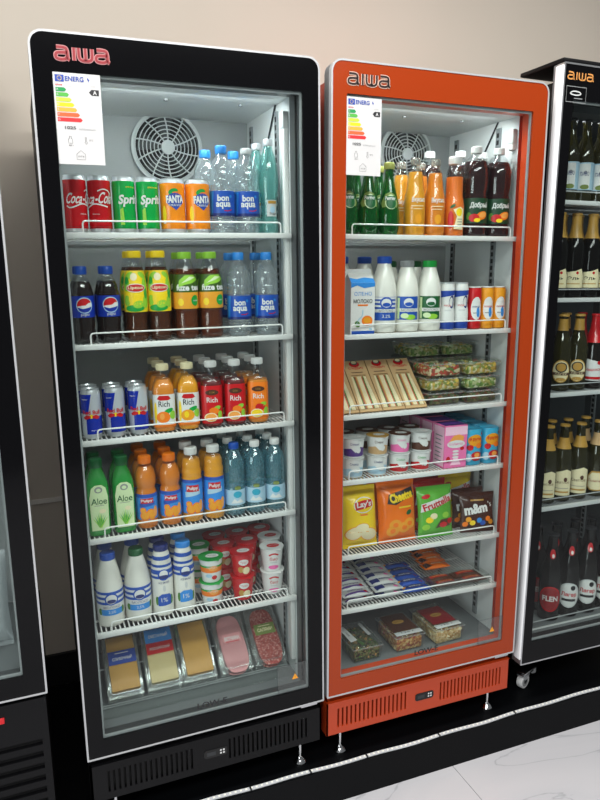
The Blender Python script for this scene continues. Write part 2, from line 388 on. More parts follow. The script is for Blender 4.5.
def energy_label(parent, x0, z0, w, h):
    m = MB(); y = -.0012
    m.box(x0, x0+w, y, -.0002, z0, z0+h, 'paper'); sm = plane((x0, y, z0+h)); k = w/.102
    R = lambda u0, u1, v0, v1, key, hh=.0004: m.rect(sm, u0*k, u1*k, -v1*k, -v0*k, key, hh, mx=1)
    T = lambda s, u, v, ht, key, wd=None, bold=0: m.text(sm, s, u*k, -v*k, ht*k, key, .0007, width=wd*k if wd else None, bold=bold, mx=1)
    R(.004, .023, .005, .0195, 'flagblue')
    for i in range(12): m.oval(sm, (.0135+.0045*math.cos(i*PI/6))*k, (-.0122+.0045*math.sin(i*PI/6))*k, .0008*k, .0008*k, 'yellow', .0006, n=6, mx=1)
    T('ENERG', .0455, .0122, .0105, 'flagblue', .040, .02); m.art(sm, [(.073*k, -.0125*k), (.0755*k, -.0065*k), (.0765*k, -.0115*k), (.0785*k, -.0118*k), (.0755*k, -.018*k), (.0755*k, -.0133*k)], 'flagblue', .0006, mx=1)
    T('aiwa', .0115, .0258, .0030, 'red', .015, .03); R(.024, .098, .0276, .0281, 'lightgrey'); T('LSC-400', .085, .0256, .0022, 'grey')
    cols = ['#0a8a46', '#4aa53c', '#b5c93a', '#f0d60e', '#eba035', '#dd5a2c', '#cf2228']
    for i, c in enumerate(cols):
        key = 'energy%d' % i
        if key not in MATS: mat(key, c, .6)
        v = .0315+i*.0106; u1 = .0225+.0052*i
        m.art(sm, [(a*k, -b*k) for a, b in [(.004, v), (u1, v), (u1+.0042, v+.0043), (u1, v+.0086), (.004, v+.0086)]], key, .0004, mx=1)
        T('ABCDEFG'[i], .0075, v+.0043, .0045, 'paper')
    m.art(sm, [(a*k, -b*k) for a, b in [(.0975, .0325), (.0815, .0325), (.0755, .0388), (.0815, .0451), (.0975, .0451)]], 'ink', .0004, mx=1)
    T('A', .0885, .0388, .0085, 'paper', bold=.03)
    R(.006, .098, .1085, .1089, 'lightgrey'); T('1025', .030, .1165, .0068, 'ink', .024, .02); T('kWh/annum', .067, .1185, .0042, 'grey', .036)
    R(.006, .098, .1262, .1266, 'lightgrey')
    for (u, v) in ((.028, .142),): m.ribbon(sm, [(a*k, -b*k) for a, b in [(u-.002, v-.007), (u-.002, v-.003), (u-.0045, v), (u-.0045, v+.008), (u+.0045, v+.008), (u+.0045, v), (u+.002, v-.003), (u+.002, v-.007)]], .0008*k, 'ink', .0005, closed=True, mx=1)
    T('400 L', .029, .1545, .0032, 'ink', .011)
    u, v = .062, .142
    m.ribbon(sm, [(a*k, -b*k) for a, b in [(u-.0013, v-.007), (u-.0013, v+.003), (u-.003, v+.0055), (u, v+.009), (u+.003, v+.0055), (u+.0013, v+.003), (u+.0013, v-.007)]], .0007*k, 'ink', .0005, closed=True, mx=1)
    T('10°C', .0735, .142, .0036, 'ink', .009)
    u, v = .049, .176
    m.ribbon(sm, [(a*k, -b*k) for a, b in [(u-.0095, v-.003), (u, v-.011), (u+.0095, v-.003), (u+.0095, v+.009), (u-.0095, v+.009)]], .0007*k, 'ink', .0005, closed=True, mx=1)
    T('XXYZ dB', u, v+.002, .0030, 'ink', .013); R(.094, .0944, .165, .186, 'lightgrey')
    return m.build('energy_label', parent)

def shelf(parent, z, tilt, x0, x1, rail='white', wire='wire', guard=(.045, -.03), yb=.455, name='shelf', ext=0, ry=.083):
    m = MB(); W = x1-x0
    for xx in (.003, W-.003): m.tube([(xx, ry+.006, -.006), (xx, yb, -.006)], .0035, wire, 6)
    for yy in (ry+.009, .17, .30, yb): m.tube([(.003, yy, -.0065), (W-.003, yy, -.0065)], .003, wire, 6)
    n = int((W-.012)/.0125)
    for i in range(n+1):
        xx = .006+(W-.012)*i/n; m.tube([(xx, ry+.006, -.0022), (xx, yb, -.0022)], .0022, wire, 5)
    s = m.build(name, parent, (x0, 0, z-BASE)); s.rotation_euler.y = tilt
    MB().rbox(0, W+ext, ry-.006, ry+.006, -.0125, .002, rail, .002).build('front_rail', s)
    g = MB(); a, b = guard[0], W+guard[1]; zt = .030; pts = [(a, ry, -.002)]
    for i in range(5): t = PI/2*i/4; pts.append((a+.008-.008*math.cos(t), ry, zt-.008+.008*math.sin(t)))
    for i in range(5): t = PI/2*i/4; pts.append((b-.008+.008*math.sin(t), ry, zt-.008+.008*math.cos(t)))
    pts.append((b, ry, -.002)); g.tube(pts, .0021, wire, 7); g.build('guard_wire', s)
    return s

def fan(parent, x, y, z, R):
    o = MB(); o.move(Matrix())
    circ = lambda r, yy, n=48: [(x+r*math.cos(2*PI*i/n), yy, z+r*math.sin(2*PI*i/n)) for i in range(n)]
    o.prism([(p[0], p[2]) for p in circ(R*1.04, 0)], y-.012, y, 'fanplastic', [(p[0], p[2]) for p in circ(R*.93, 0)])
    o.prism([(p[0], p[2]) for p in circ(R*.93, 0)], y-.001, y, 'fanhole')
    f = o.build('fan', parent, (0, 0, -BASE))
    g = MB()
    for k in range(7): g.tube(circ(R*(.28+.11*k), y-.016), .0017, 'fanplastic', 5, closed=True)
    for k in range(10):
        a0 = 2*PI*k/10+.2
        g.tube([(x+R*t*math.cos(a0+.22*t), y-.0165-.003*(1-t), z+R*t*math.sin(a0+.22*t)) for t in (.2, .4, .6, .8, .98)], .0022, 'fanplastic', 5)
    g.prism([(p[0], p[2]) for p in circ(R*.2, 0, 24)], y-.024, y-.014, 'fanplastic'); g.build('fan_guard', f)
    for k in range(5):
        a0 = 2*PI*k/5; b = MB(); V = []
        for (t, da, dy) in ((.18, 0, -.004), (.9, .1, -.003), (.9, .75, -.010), (.18, .7, -.009)):
            V.append((x+R*t*math.cos(a0+da), y+dy, z+R*t*math.sin(a0+da)))
        V += [(p[0], p[1]-.0015, p[2]) for p in V]
        b.add(V, [(0, 1, 2, 3), (7, 6, 5, 4), (0, 4, 5, 1), (1, 5, 6, 2), (2, 6, 7, 3), (3, 7, 4, 0)], 'fanblade'); b.build('blade', f)
    for (dx, dz) in ((-1, 1), (1, 1), (-1, -1), (1, -1)):
        pass
    return f

def eff(x0, z0, lean): return Matrix.Translation((x0, 0, z0)) @ Matrix.Rotation(lean, 4, 'Y')
FR = {}; mat('doorside', '#6e7072', .5)
def fridge(key, label, x0, z0, lean, W, H, win, glass, paint, reveal, liner, trim='trimwhite', r=.032, depth=.68, base_z=None, i1x=-.003, gasket='rubber', rext=0):
    root = empty('display_fridge'); tag(root, label, 'fridge', 'glass-door display fridges')
    E_ = eff(x0, z0, lean); root.matrix_world = E_ @ Matrix.Translation((0, 0, BASE))
    off = (0, 0, -BASE)
    i0, i1, y0, y1 = win[0]+.002, win[1]+i1x, .090, .47
    zc, zb = win[3]+.005, win[2]-.012
    bz = -.012 if base_z is None else base_z
    # cabinet shell
    m = MB(); ox0, ox1, oz1 = .012, W-.012, H-.045
    for b in ((ox0, i0-.002, .054, depth, bz, oz1), (i1+.002+rext, ox1, .054, .0895, bz, oz1), (i1+.002, ox1, .0895, depth, bz, oz1), (i0-.002, i1+.002, .054, depth, zc+.002, oz1), (i0-.002, i1+.002, .054, depth, bz, zb-.002), (i0-.002, i1+.002, y1+.002, depth, zb-.002, zc+.002)):
        m.box(*b, paint)
    m.build('cabinet', root, off)
    m = MB(); t = .0015
    m.box(i0-t, i0, y0, y1, zb, zc, liner); m.box(i1, i1+t, y0, y1, zb, zc, liner); m.box(i0, i1, y0, y1, zc, zc+t, liner); m.box(i0, i1, y1, y1+t, zb, zc, liner if liner != 'liner' else 'liner_back'); m.box(i0, i1, y0, y1, zb-t, zb, 'deck'); m.box(i0, i1, .053, y0, zb, zb+.0012, 'deck')  # last strip, over the front frame's sill, is dark grey to imitate shade
    for xx in (win[0]+.3, win[1]-.10): m.lathe(Prof([(.006, -.004), (.006, 0)]), 'grey', 10, c=(xx, .22, zc))
    m.build('liner', root, off)
    m = MB(); m.prism(rrect(i0-.002, i1+.016, zb-.002, zc+.002, .002), .052, .0895, reveal, rrect(i0, i1+rext, zb, zc, .002)); m.build('front_frame', root, off)
    for xx, s in ((i0, 1), (i1, -1)):
        for yy in (.185, .42):
            m = MB(); a, b = sorted((xx, xx+s*.006)); m.box(a, b, yy-.011, yy+.011, zb+.02, zc-.02, 'liner_grey')
            c, d = sorted((xx+s*.006, xx+s*.0065)); zz = zb+.05
            while zz < zc-.04: m.box(c, d, yy-.006, yy+.006, zz, zz+.014, 'slot'); zz += .022
            m.build('shelf_rail', root, off)
    # door
    tw = .0047
    d = MB()
    out = rrect(tw, W-tw, tw, H-tw, r-tw if r > tw else .001, .004); hole = rrect(win[0], win[1], win[2], win[3], .004, .004)
    d.prism(out, 0, .007, glass, hole); d.prism(rrect(tw, W-tw, tw, H-tw, max(r-tw, .001), .004), .007, .046, reveal, hole); d.prism(rrect(.0006, W-.0006, .0006, H-.0006, r, .003), .0142, .0458, 'doorside', rrect(tw, W-tw, tw, H-tw, max(r-tw, .001), .004))
    door = d.build('door', root, off)
    MB().prism(rrect(0, W, 0, H, r, .003), -.0012, .014 if trim == 'trimwhite' else .03, trim, rrect(tw, W-tw, tw, H-tw, max(r-tw, .001), .003)).build('edge_trim', door)
    MB().box(win[0], win[1], .0015, .0055, win[2], win[3], 'pane').build('glass_pane', door)
    MB().prism(rrect(win[0], win[1], win[2], win[3], .004), .008, .014, 'spacer', rrect(win[0]+.005, win[1]-.005, win[2]+.006, win[3]-.006, .004)).build('spacer_bar', door)
    MB().prism(rrect(.02, W-.02, .02, H-.06, .01), .0465, .0525, gasket, rrect(i0, i1+rext, zb, zc, .01)).build('door_gasket', door)
    FR[key] = dict(E=E_, root=root, door=door, shelves=[], i0=i0, i1=i1, zc=zc, zb=zb, z0=z0, lean=lean, W=W, rext=rext)
    return root, door
def add_shelf(key, z, tilt=0, **kw):
    f = FR[key]; s = shelf(f['root'], z, tilt, f['i0']+.003, f['i1']-.003, ext=max(0, f['rext']-.001), ry=.083 if not f['rext'] else .062, **kw); f['shelves'].append((z, tilt)); return s

def grille_unit(key, W, ztop=-.030, zbot=-.142, paint='blackpaint', slots=((.05, .30, 17), (.40, .66, 18)), disp=(.325, .395)):
    f = FR[key]; off = (0, 0, -BASE)
    m = MB(); m.box(.016, W-.016, .03, .66, zbot+.004, -.013, paint); m.build('compressor_housing', f['root'], off)
    g = MB(); y0, y1 = .012, .024; s0, s1 = zbot+.022, ztop-.024
    g.box(.004, W-.004, y0, y1, s1, ztop, paint); g.box(.004, W-.004, y0, y1, zbot, s0, paint)
    cur = .004
    for a, b, n in slots:
        p = (b-a)/n
        for i in range(n):
            g.box(cur, a+p*i, y0, y1, s0, s1, paint); cur = a+p*i+.0062
    g.box(cur, W-.004, y0, y1, s0, s1, paint); g.box(.006, W-.006, y1+.001, y1+.003, zbot+.004, ztop-.004, 'slot'); g.box(.004, .010, y0, .06, zbot, ztop, paint); g.box(W-.010, W-.004, y0, .06, zbot, ztop, paint)
    gr = g.build('grille', f['root'], off)
    c = MB(); zc = (s0+s1)/2
    c.prism(rrect(disp[0], disp[1], zc-.013, zc+.013, .008), y0-.0015, y0, 'rubber')
    sm = plane((disp[0], y0-.0015, zc)); w = disp[1]-disp[0]
    for i in range(2):
        for j in range(2): c.oval(sm, w*.72+i*.009, -.004+j*.009, .0032, .0032, 'lightgrey', .0006, n=10, mx=1)
    c.rect(sm, w*.12, w*.5, -.006, .006, 'darkmetal', .0004, mx=1); c.build('control_panel', gr)

def foot(key, x, y, ztop):
    f = FR[key]; z0 = BASE-f['z0']+x*f['lean']+.0005
    p = Prof([(.019, z0), (.0195, z0+.004), (.013, z0+.013), (.0075, z0+.018), (.0058, z0+.024), (.0058, ztop-.012), (.010, ztop-.011), (.010, ztop)])
    MB().lathe(p, 'chrome', 20, c=(x, y, 0)).build('foot', f['root'], (0, 0, -BASE))

WB, WO = .7046, .7086
# black one
fridge('B', 'black glass-door fridge with pink and red logo, full of drinks and cheese packs', 0, 0, 0, WB, 1.85, (.046, .656, .056, 1.764), 'blackglass', 'blackpaint', 'reveal_dark', 'liner')
# orange one
fridge('O', 'orange-framed glass-door fridge stocked with juices, milk and snacks', .7149, .0035, .0121, WO, 1.85, (.046, .655, .056, 1.766), 'orangeglass', 'redpaint', 'reveal_orange', 'liner', i1x=.022, gasket='reveal_orange', rext=.013)
for z in (1.411, 1.131, .877, .603, .325): add_shelf('B', z)
for z, t in ((1.4057, 0), (1.119, 0), (.878, .0), (.675, .012), (.432, .017), (.251, .021)): add_shelf('O', z, t)
grille_unit('B', WB); grille_unit('O', WO, paint='orangepaint', slots=((.042, .30, 17), (.42, .675, 18)), disp=(.325, .395))
for k, W_ in (('B', WB), ('O', WO)):
    for xx in (.07, W_-.062):
        for yy in (.052, .60): foot(k, xx, yy, -.137)
    hg = MB(); hg.rbox(W_-.075, W_-.02, .004, .040, -.010, -.001, 'aluminium', .002); hg.build('hinge', FR[k]['root'], (0, 0, -BASE))
fan(FR['B']['root'], .392, .468, 1.682, .105)
fan(FR['O']['root'], .492, .468, 1.70, .098)
for k, lo, li, xx in (('B', 'logopink', 'logored', .056), ('O', 'logopale', 'logodark', .048)):
    m = MB(); logo(m, xx, 1.789, .120 if k == 'B' else .126, .029, lo, li); m.build('logo', FR[k]['door'])
    energy_label(FR[k]['door'], .0475 if k == 'B' else .0455, 1.564 if k == 'B' else 1.560, .1035, .1985)
    f = FR[k]
    m = MB(); m.tube([(f['i1']-.004, .19, f['zc']), (f['i1']-.005, .25, 1.69), (f['i1']-.006, .27, 1.60)], .0028, 'darkmetal', 8); m.build('temperature_probe', f['root'], (0, 0, -BASE))
    m = MB(); m.rbox(f['i1']-.016, f['i1']-.001, .096, .118, .10 if k == 'B' else 1.672, 1.70 if k == 'B' else 1.735, 'white', .004); lt = m.build('lamp_housing', f['root'], (0, 0, -BASE))
    MB().rbox(f['i1']-.018, f['i1']-.001, .094, .121, 1.69, 1.735, 'lightgrey', .004).build('lamp_cap', lt)
    # notices on the glass
    m = MB(); m.box(.555, .652, -.0006, .0014, .062, .150, 'sticker'); sm = plane((.61, -.0006, .10)); m.ribbon(sm, [(-.055, -.038), (.042, -.038), (.042, .050), (-.055, .050)], .0012, 'fanblade', .0002, closed=True, mx=1)
    m.art(sm, [(-.010, 0), (.010, 0), (0, .018)], 'amber', .0003, mx=1); m.text(sm, '!', 0, .007, .009, 'ink', .0006, mx=1); m.build('warning_sticker', f['door'])
    m = MB(); m.text(plane((.354, .0014, .086)), 'LOW-E', 0, 0, .018, 'ink', .0006, width=.088, mx=1, bold=.02); m.build('glass_lettering', f['door'])

RZ = (1.585, 1.270, .947, .537, .070)
# the fridge at the right edge
fridge('R', 'black fridge with silver door edge and gold logo, filled with beer bottles', 1.454, -.064, .0215, .70, 1.972, (.042, .655, .082, 1.868), 'blackglass', 'blackpaint', 'blackpaint', 'liner_dark', trim='aluminium', r=.003, depth=.70, base_z=-.004)
f = FR['R']; mat('profilewhite', '#f4f5f7', .3)
MB().rbox(-.005, .005, .0, .034, .02, 1.965, 'profilewhite', .004).build('side_profile', f['door'])
MB().rbox(-.002, .66, .002, .20, 1.972, 1.985, 'blackpaint', .003).build('top_cap', f['root'], (0, 0, -BASE))
for z in RZ: add_shelf('R', z, rail='lightgrey', wire='greywire', guard=(.06, -.05))
m = MB(); logo(m, .014, 1.925, .100, .022, None, 'logogold'); m.build('logo', f['door'])
m = MB(); sm = plane((.014, 0, 1.862)); m.ribbon(sm, [(0, 0), (.075, 0), (.075, .044), (0, .044)], .002, 'grey', .0006, closed=True, mx=1)
m.ribbon(sm, [(.012, .024), (.026, .032), (.05, .030), (.058, .024), (.04, .020), (.024, .021)], .0035, 'lightgrey', .0007, closed=True, smooth=2, mx=1); m.rect(sm, .03, .062, .010, .0125, 'grey', .0006, mx=1); m.build('badge', f['door'])
MB().box(.11, .60, .07, .14, f['zc']-.02, f['zc'], 'fanblade').build('lamp_housing', f['root'], (0, 0, -BASE))
for xx in (.105, .62):
    for yy in (.10, .60):
        z0 = BASE-f['z0']+xx*f['lean']
        w = MB(); pr = Prof([(.020, -.011), (.026, -.011), (.0275, -.007), (.0275, .007), (.026, .011), (.020, .011)])
        w.lathe(pr, 'lightgrey', 28); w.lathe(Prof([(.009, -.0125), (.009, .0125)]), 'darkmetal', 16); w.lathe(Prof([(.019, -.0118), (.019, .0118)]), 'grey', 24)
        w.move(Matrix.Translation((xx, yy, z0+.0278)) @ Matrix.Rotation(.35, 4, 'Z') @ Matrix.Rotation(PI/2, 4, 'X'))
        c = MB()
        for s in (-1, 1): c.prism([(-.010, .010), (.008, .010), (.026, .035), (-.022, .035)], s*.014-.0012, s*.014+.0012, 'silver')
        c.rbox(-.030, .034, -.022, .022, .034, .040, 'chrome', .002); c.lathe(Prof([(.014, .040), (.014, .052)]), 'chrome', 16); c.rbox(-.040, .045, -.03, .03, .050, .0545, 'chrome', .001)
        c.prism([(.022, .028), (.050, .012), (.064, .016), (.064, .030), (.034, .042)], -.012, .012, 'silver'); c.rbox(.056, .070, -.014, .014, .010, .034, 'silver', .003)
        c.move(Matrix.Translation((xx, yy, z0+.0278)) @ Matrix.Rotation(.35, 4, 'Z'))
        cs = c.build('caster', f['root'], (0, 0, -BASE)); w.build('wheel', cs)
m = MB(); m.box(.02, .68, .05, .66, -.020, -.004, 'rubber'); m.build('compressor_housing', f['root'], (0, 0, -BASE))

# the fridge cut off by the left edge of the view
fridge('L', 'black fridge cut off by the left edge, with horizontal louvres below its door', -.784, .234, 0, .70, 1.76, (.055, .645, .062, 1.67), 'blackglass', 'blackpaint', 'reveal_dark', 'liner', r=.01, base_z=-.012)
f = FR['L']; off = (0, 0, -BASE)
m = MB(); m.box(.006, .694, .03, .66, -.45, -.013, 'blackpaint'); m.build('compressor_housing', f['root'], off)
m = MB(); y0, y1 = .010, .024; m.box(.006, .694, y0, y1, -.135, -.016, 'blackpaint'); cur = -.135
for k in range(6):
    zt = -.135-.036*k; m.box(.006, .05, y0, y1, zt-.036, zt, 'blackpaint'); m.box(.676, .694, y0, y1, zt-.036, zt, 'blackpaint'); m.box(.05, .676, y0, y1, zt-.036, zt-.018, 'blackpaint')
m.box(.006, .694, y0, y1, -.440, -.351, 'blackpaint'); m.box(.008, .692, y1+.001, y1+.004, -.43, -.02, 'slot'); g = m.build('louvre_panel', f['root'], off)
m = MB(); m.rbox(.52, .590, y0-.002, y0, -.066, -.048, 'red', .0008, 1); m.build('red_plate', g)
for xx in (.06, .64):
    for yy in (.06, .60): foot('L', xx, yy, -.452)
for z in (1.30, 1.0, .74): add_shelf('L', z)
# ------------------------------------------------------------------ products
PRO = {}; STOCK = []
def proto(key, name, cat):
    r = empty(name); r['category'] = cat; PRO[key] = [r, 0]; return r
def take(key):
    e = PRO[key]; e[1] += 1
    return e[0] if e[1] == 1 else copy_tree(e[0])
def put(key, fr, sh, x, y, label, group=None, yaw=0.0, dz=0.0, pre=None):
    """stand a product on shelf number sh of fridge fr at x (from the door's left edge) and depth y"""
    o = take(key); f = FR[fr]; STOCK.append((o, fr, sh))
    if sh is None: z, t = f['zb'], 0.0
    else: z, t = f['shelves'][sh]
    x0 = f['i0']+.003
    M = f['E'] @ Matrix.Translation((x0, 0, z)) @ Matrix.Rotation(t, 4, 'Y') @ Matrix.Translation((x-x0, y, dz+.0004)) @ Matrix.Rotation(math.radians(yaw), 4, 'Z')
    if pre is not None: M = M @ pre
    o.matrix_world = M; o['label'] = label
    return o

def cap_part(root, r, z0, z1, key, seg=22, name='cap'):
    m = MB(); h = z1-z0
    m.lathe(Prof([(r*.97, z0), (r, z0+.001), (r, z1-.002), (r*.9, z1)]), key, seg)
    for i in range(seg): 
        a = 2*PI*i/seg; m.box(-.0006, .0006, -r-.0004, -r+.001, z0+.002, z1-.003, key)
        for q in range(len(m.v)-8, len(m.v)):
            vx, vy, vz = m.v[q]; m.v[q] = (vx*math.cos(a)-vy*math.sin(a), vx*math.sin(a)+vy*math.cos(a), vz)
    return m.build(name, root)

def bottle(key, name, cat, prof, shell, cap, liquid=None, level=None, label=None, seg=28):
    """cap = (radius, z0, z1, colour); label = function(MB, Prof) drawing the label; liquid = material"""
    root = proto(key, name, cat); p = Prof(prof)
    if cap: p = p.part(p.p[0][1], cap[1]+.003)
    MB().lathe(p, shell, seg, top=not cap).build('bottle', root)
    if liquid: 
        q = p.part(p.p[0][1]+.002, level, .0012); MB().lathe(q, liquid, seg).build('liquid', root)
    if cap:
        c = cap_part(root, *cap)
    if label:
        m = MB(); label(m, Prof(prof)); m.build('label', root)
    return root

# ---- cans
def can(key, name, R, H, body, art, lidr=.87, sil=False):
    root = proto(key, name, 'can'); p = Prof([(R*.80, 0), (R*.84, .002), (R*.97, .010), (R, .014), (R, H-.016), (R*.98, H-.011), (R*lidr, H-.002)])
    m = MB(); m.lathe(p, 'silver', 32, bottom=True, top=False); m.band(p, .0125, H-.012, body, .0003, seg=32); art(m, p, p.smap(R)); m.build('body', root)
    l = MB(); rl = R*lidr
    l.lathe(Prof([(rl, H-.003), (rl+.0008, H-.0015), (rl+.0006, H), (rl-.0015, H), (rl-.003, H-.004), (.001, H-.004)]), 'silver', 28, bottom=False)
    ld = l.build('lid', root)
    t = MB(); t.prism([(a*.008, b*.013) for a, b in [(math.cos(i*PI/8), math.sin(i*PI/8)) for i in range(16)]], 0, .0012, 'silver', [(a*.004, b*.006+.003) for a, b in [(math.cos(i*PI/8), math.sin(i*PI/8)) for i in range(16)]])
    t.v = [(x, z-.003, H-.0035+y) for x, y, z in t.v]; t.build('tab', ld)
    return root
def coke_art(u0):
    def f(m, p, s):
        m.text(s, 'Coca', u0-.021, .086, .026, 'white', .0010, width=.040, bold=.015, shear=.32)
        m.text(s, '-Cola', u0+.024, .088, .028, 'white', .0010, width=.044, bold=.015, shear=.32)
        m.ribbon(s, [(u0-.042, .068), (u0-.034, .062), (u0-.02, .066), (u0-.004, .074), (u0+.012, .071), (u0+.03, .066)], .0032, 'white', .0009, smooth=2, mx=.006)
        m.ribbon(s, [(u0+.006, .104), (u0+.02, .110), (u0+.034, .106), (u0+.040, .098)], .0026, 'white', .0009, smooth=2, mx=.006)
        m.text(s, 'ORIGINAL', u0, .048, .0028, 'white', .0009); m.band(p, .016, .0175, 'darkred', .0005)
    return f
can('coke_a', 'soda_can', .0285, .143, 'redcan', coke_art(.018)); can('coke_b', 'soda_can', .0285, .143, 'redcan', coke_art(-.013))
def sprite_art(u0):
    def f(m, p, s):
        m.art(s, [(u0+.030, .122), (u0+.044, .118), (u0+.050, .020), (u0+.040, .020), (u0+.036, .070)], 'yellow', .0007)
        m.art(s, [(u0-.030, .060), (u0-.022, .066), (u0-.020, .022), (u0-.030, .022)], 'lime', .0007)
        m.text(s, 'Sprite', u0, .083, .030, 'white', .0012, width=.066, bold=.035, shear=.22, rot=.05)
        m.text(s, 'LEMON-LIME', u0, .116, .0035, 'yellow', .0009)
    return f
can('sprite_a', 'soda_can', .0285, .143, 'greencan', sprite_art(.016)); can('sprite_b', 'soda_can', .0285, .143, 'greencan', sprite_art(.011))
def fanta_art(u0):
    def f(m, p, s):
        m.oval(s, u0-.004, .107, .013, .008, 'green', .0007, .3); m.oval(s, u0, .086, .023, .018, 'flagblue', .0010)
        m.art(s, [(u0-.013, .072), (u0+.014, .072), (u0+.002, .060)], 'flagblue', .0010)
        m.oval(s, u0+.004, .103, .011, .0045, 'orange', .0009)
        m.text(s, 'FANTA', u0, .088, .019, 'white', .0016, width=.046, bold=.05, rot=.03); m.text(s, 'ORANGE', u0, .073, .0055, 'white', .0014)
        m.oval(s, u0-.030, .050, .006, .022, 'yellow', .0007); m.rect(s, u0-.034, u0-.026, .026, .036, 'white', .0007)
    return f
can('fanta_a', 'soda_can', .0325, .141, 'orangecan', fanta_art(.0)); can('fanta_b', 'soda_can', .0325, .141, 'orangecan', fanta_art(.006))
def bull_art(m, p, s):
    for a, b, v0, v1, w in ((-.048, .000, .070, .1215, -.010), (.034, .050, .070, .1215, 0), (-.016, .040, .014, .062, .006), (-.050, -.036, .014, .064, 0)):
        m.art(s, [(a, v0), (b+(w if v0 > .05 else 0), v0), (b+(0 if v0 > .05 else w), v1), (a, v1)], 'bluecan', .0006)
    m.text(s, 'Red Bull', -.002, .0735, .011, 'red', .0011, width=.046, bold=.03)
    m.oval(s, -.002, .0625, .0055, .0055, 'yellow', .0010); m.art(s, [(-.024, .060), (-.014, .067), (-.004, .064), (-.004, .059), (-.014, .055), (-.020, .055)], 'red', .0012); m.art(s, [(.020, .060), (.010, .067), (0, .064), (0, .059), (.010, .055), (.016, .055)], 'red', .0012)
    m.text(s, 'ENERGY DRINK', .010, .024, .0028, 'white', .0009); m.text(s, 'ENERGY', -.018, .108, .003, 'white', .0009)
mat('bullsilver', '#cdd1d8', .3, .35); can('bull', 'energy_drink_can', .0262, .134, 'bullsilver', bull_art)

# ---- still and sparkling water
bonaq = [(.020, 0), (.029, .002), (.033, .010)]
for i in range(4): bonaq += [(.0335, .014+i*.008), (.0318, .018+i*.008)]
bonaq += [(.0335, .047), (.0335, .113), (.0322, .117), (.0345, .124), (.0325, .131), (.0350, .138), (.0325, .145), (.0345, .152), (.0325, .160), (.0330, .168), (.0295, .179), (.0245, .190), (.0180, .200), (.0138, .207), (.0130, .217), (.0128, .226)]
def bon_label(m, p):
    m.band(p, .0475, .1125, 'blue', .0006); s = p.smap(.0335)
    m.band(p, .0475, .0545, 'navy', .0008); m.text(s, 'bon', .002, .094, .017, 'white', .0012, width=.031, bold=.03); m.text(s, 'aqua', .002, .074, .0175, 'white', .0012, width=.040, bold=.03)
    m.oval(s, .023, .098, .004, .004, 'skyblue', .0011); m.ribbon(s, [(.004, .061), (.016, .060), (.026, .064)], .0022, 'red', .0011, smooth=1)
    m.art(s, [(-.05, .112), (-.025, .112), (-.030, .05), (-.05, .05)], 'skyblue', .0007)
bottle('bon', 'water_bottle', 'bottle', bonaq, 'pet', (.0152, .210, .231, 'skyblue'), label=bon_label)
bottle('bon_clearcap', 'water_bottle', 'bottle', bonaq, 'pet', (.0150, .212, .227, 'lightgrey'), label=bon_label)
turq = [(.016, 0), (.0235, .003), (.0255, .012), (.0250, .030), (.0225, .050), (.0220, .070), (.0235, .095), (.0265, .125), (.0272, .150), (.0262, .172), (.0215, .200), (.0150, .222), (.0115, .232), (.0110, .246)]
def turq_label(m, p):
    s = p.smap(.0255); m.rect(s, -.014, .020, .048, .092, 'lightgrey', .0006); m.rect(s, -.010, .017, .082, .090, 'gold', .0009); m.oval(s, .004, .066, .009, .009, 'paleblue', .0009); m.text(s, 'Вода', .004, .055, .008, 'darkmetal', .0012)
bottle('turq', 'water_bottle', 'bottle', turq, 'petteal', (.0135, .236, .254, 'silver'), label=turq_label)
minw = [(.020, 0), (.0285, .003), (.0310, .010), (.0310, .018), (.0296, .024), (.0310, .030), (.0310, .082), (.0285, .088), (.0310, .094)]
for i in range(4): minw += [(.0312, .100+i*.011), (.0300, .1055+i*.011)]
minw += [(.0308, .146), (.0300, .156), (.0262, .170), (.0200, .183), (.0140, .192), (.0125, .198), (.0122, .212)]
minw = [(r*.975, z) for r, z in minw]
def min_label(m, p):
    m.band(p, .034, .080, 'paleblue', .0006); s = p.smap(.031); m.oval(s, .0, .066, .013, .010, 'teal', .0009); m.art(s, [(-.02, .040), (.02, .040), (.008, .052), (-.002, .046), (-.010, .054)], 'white', .0009); m.oval(s, .001, .086, .010, .006, 'olivepaint', .0008)
mat('olivepaint', '#6f7f3a', .5)
bottle('min_white', 'mineral_water_bottle', 'bottle', minw, 'petblue', (.0142, .199, .217, 'white'), label=min_label)
bottle('min_blue', 'mineral_water_bottle', 'bottle', minw, 'petblue', (.0142, .199, .217, 'blue'), label=min_label)

# ---- cola, tea
pep = [(.018, 0), (.0265, .002), (.0290, .010), (.0292, .024), (.0275, .040), (.0290, .055), (.0298, .068), (.0298, .124), (.0290, .130), (.0265, .142), (.0250, .150), (.0210, .160), (.0150, .170), (.0130, .178), (.0128, .194)]
def pep_label(m, p):
    m.band(p, .069, .124, 'pepsiblue', .0006); s = p.smap(.0295); c = (.002, .100); R = .0185
    m.oval(s, *c, R+.0022, R+.0022, 'paleblue', .0008, n=28); m.oval(s, *c, R, R, 'white', .0010, n=28)
    up = [(c[0]+R*.98*math.cos(t), c[1]+R*.98*math.sin(t)) for t in [math.radians(22+i*11) for i in range(16)]]
    m.art(s, up+[(c[0]-.010, c[1]-.001), (c[0]+.002, c[1]+.000), (c[0]+.010, c[1]+.006)], 'red', .0013)
    lo = [(c[0]+R*.98*math.cos(t), c[1]+R*.98*math.sin(t)) for t in [math.radians(195+i*11) for i in range(15)]]
    m.art(s, lo+[(c[0]+.010, c[1]-.006), (c[0]-.004, c[1]-.009)], 'pepsiblue', .0013)
    m.text(s, 'pepsi', .002, .0755, .009, 'white', .0012, width=.020)
bottle('pepsi', 'cola_bottle', 'bottle', pep, 'petsmooth', (.0150, .178, .199, 'blue'), 'cola', .160, pep_label)
lip = [(.018, 0), (.0265, .003), (.0290, .012)]
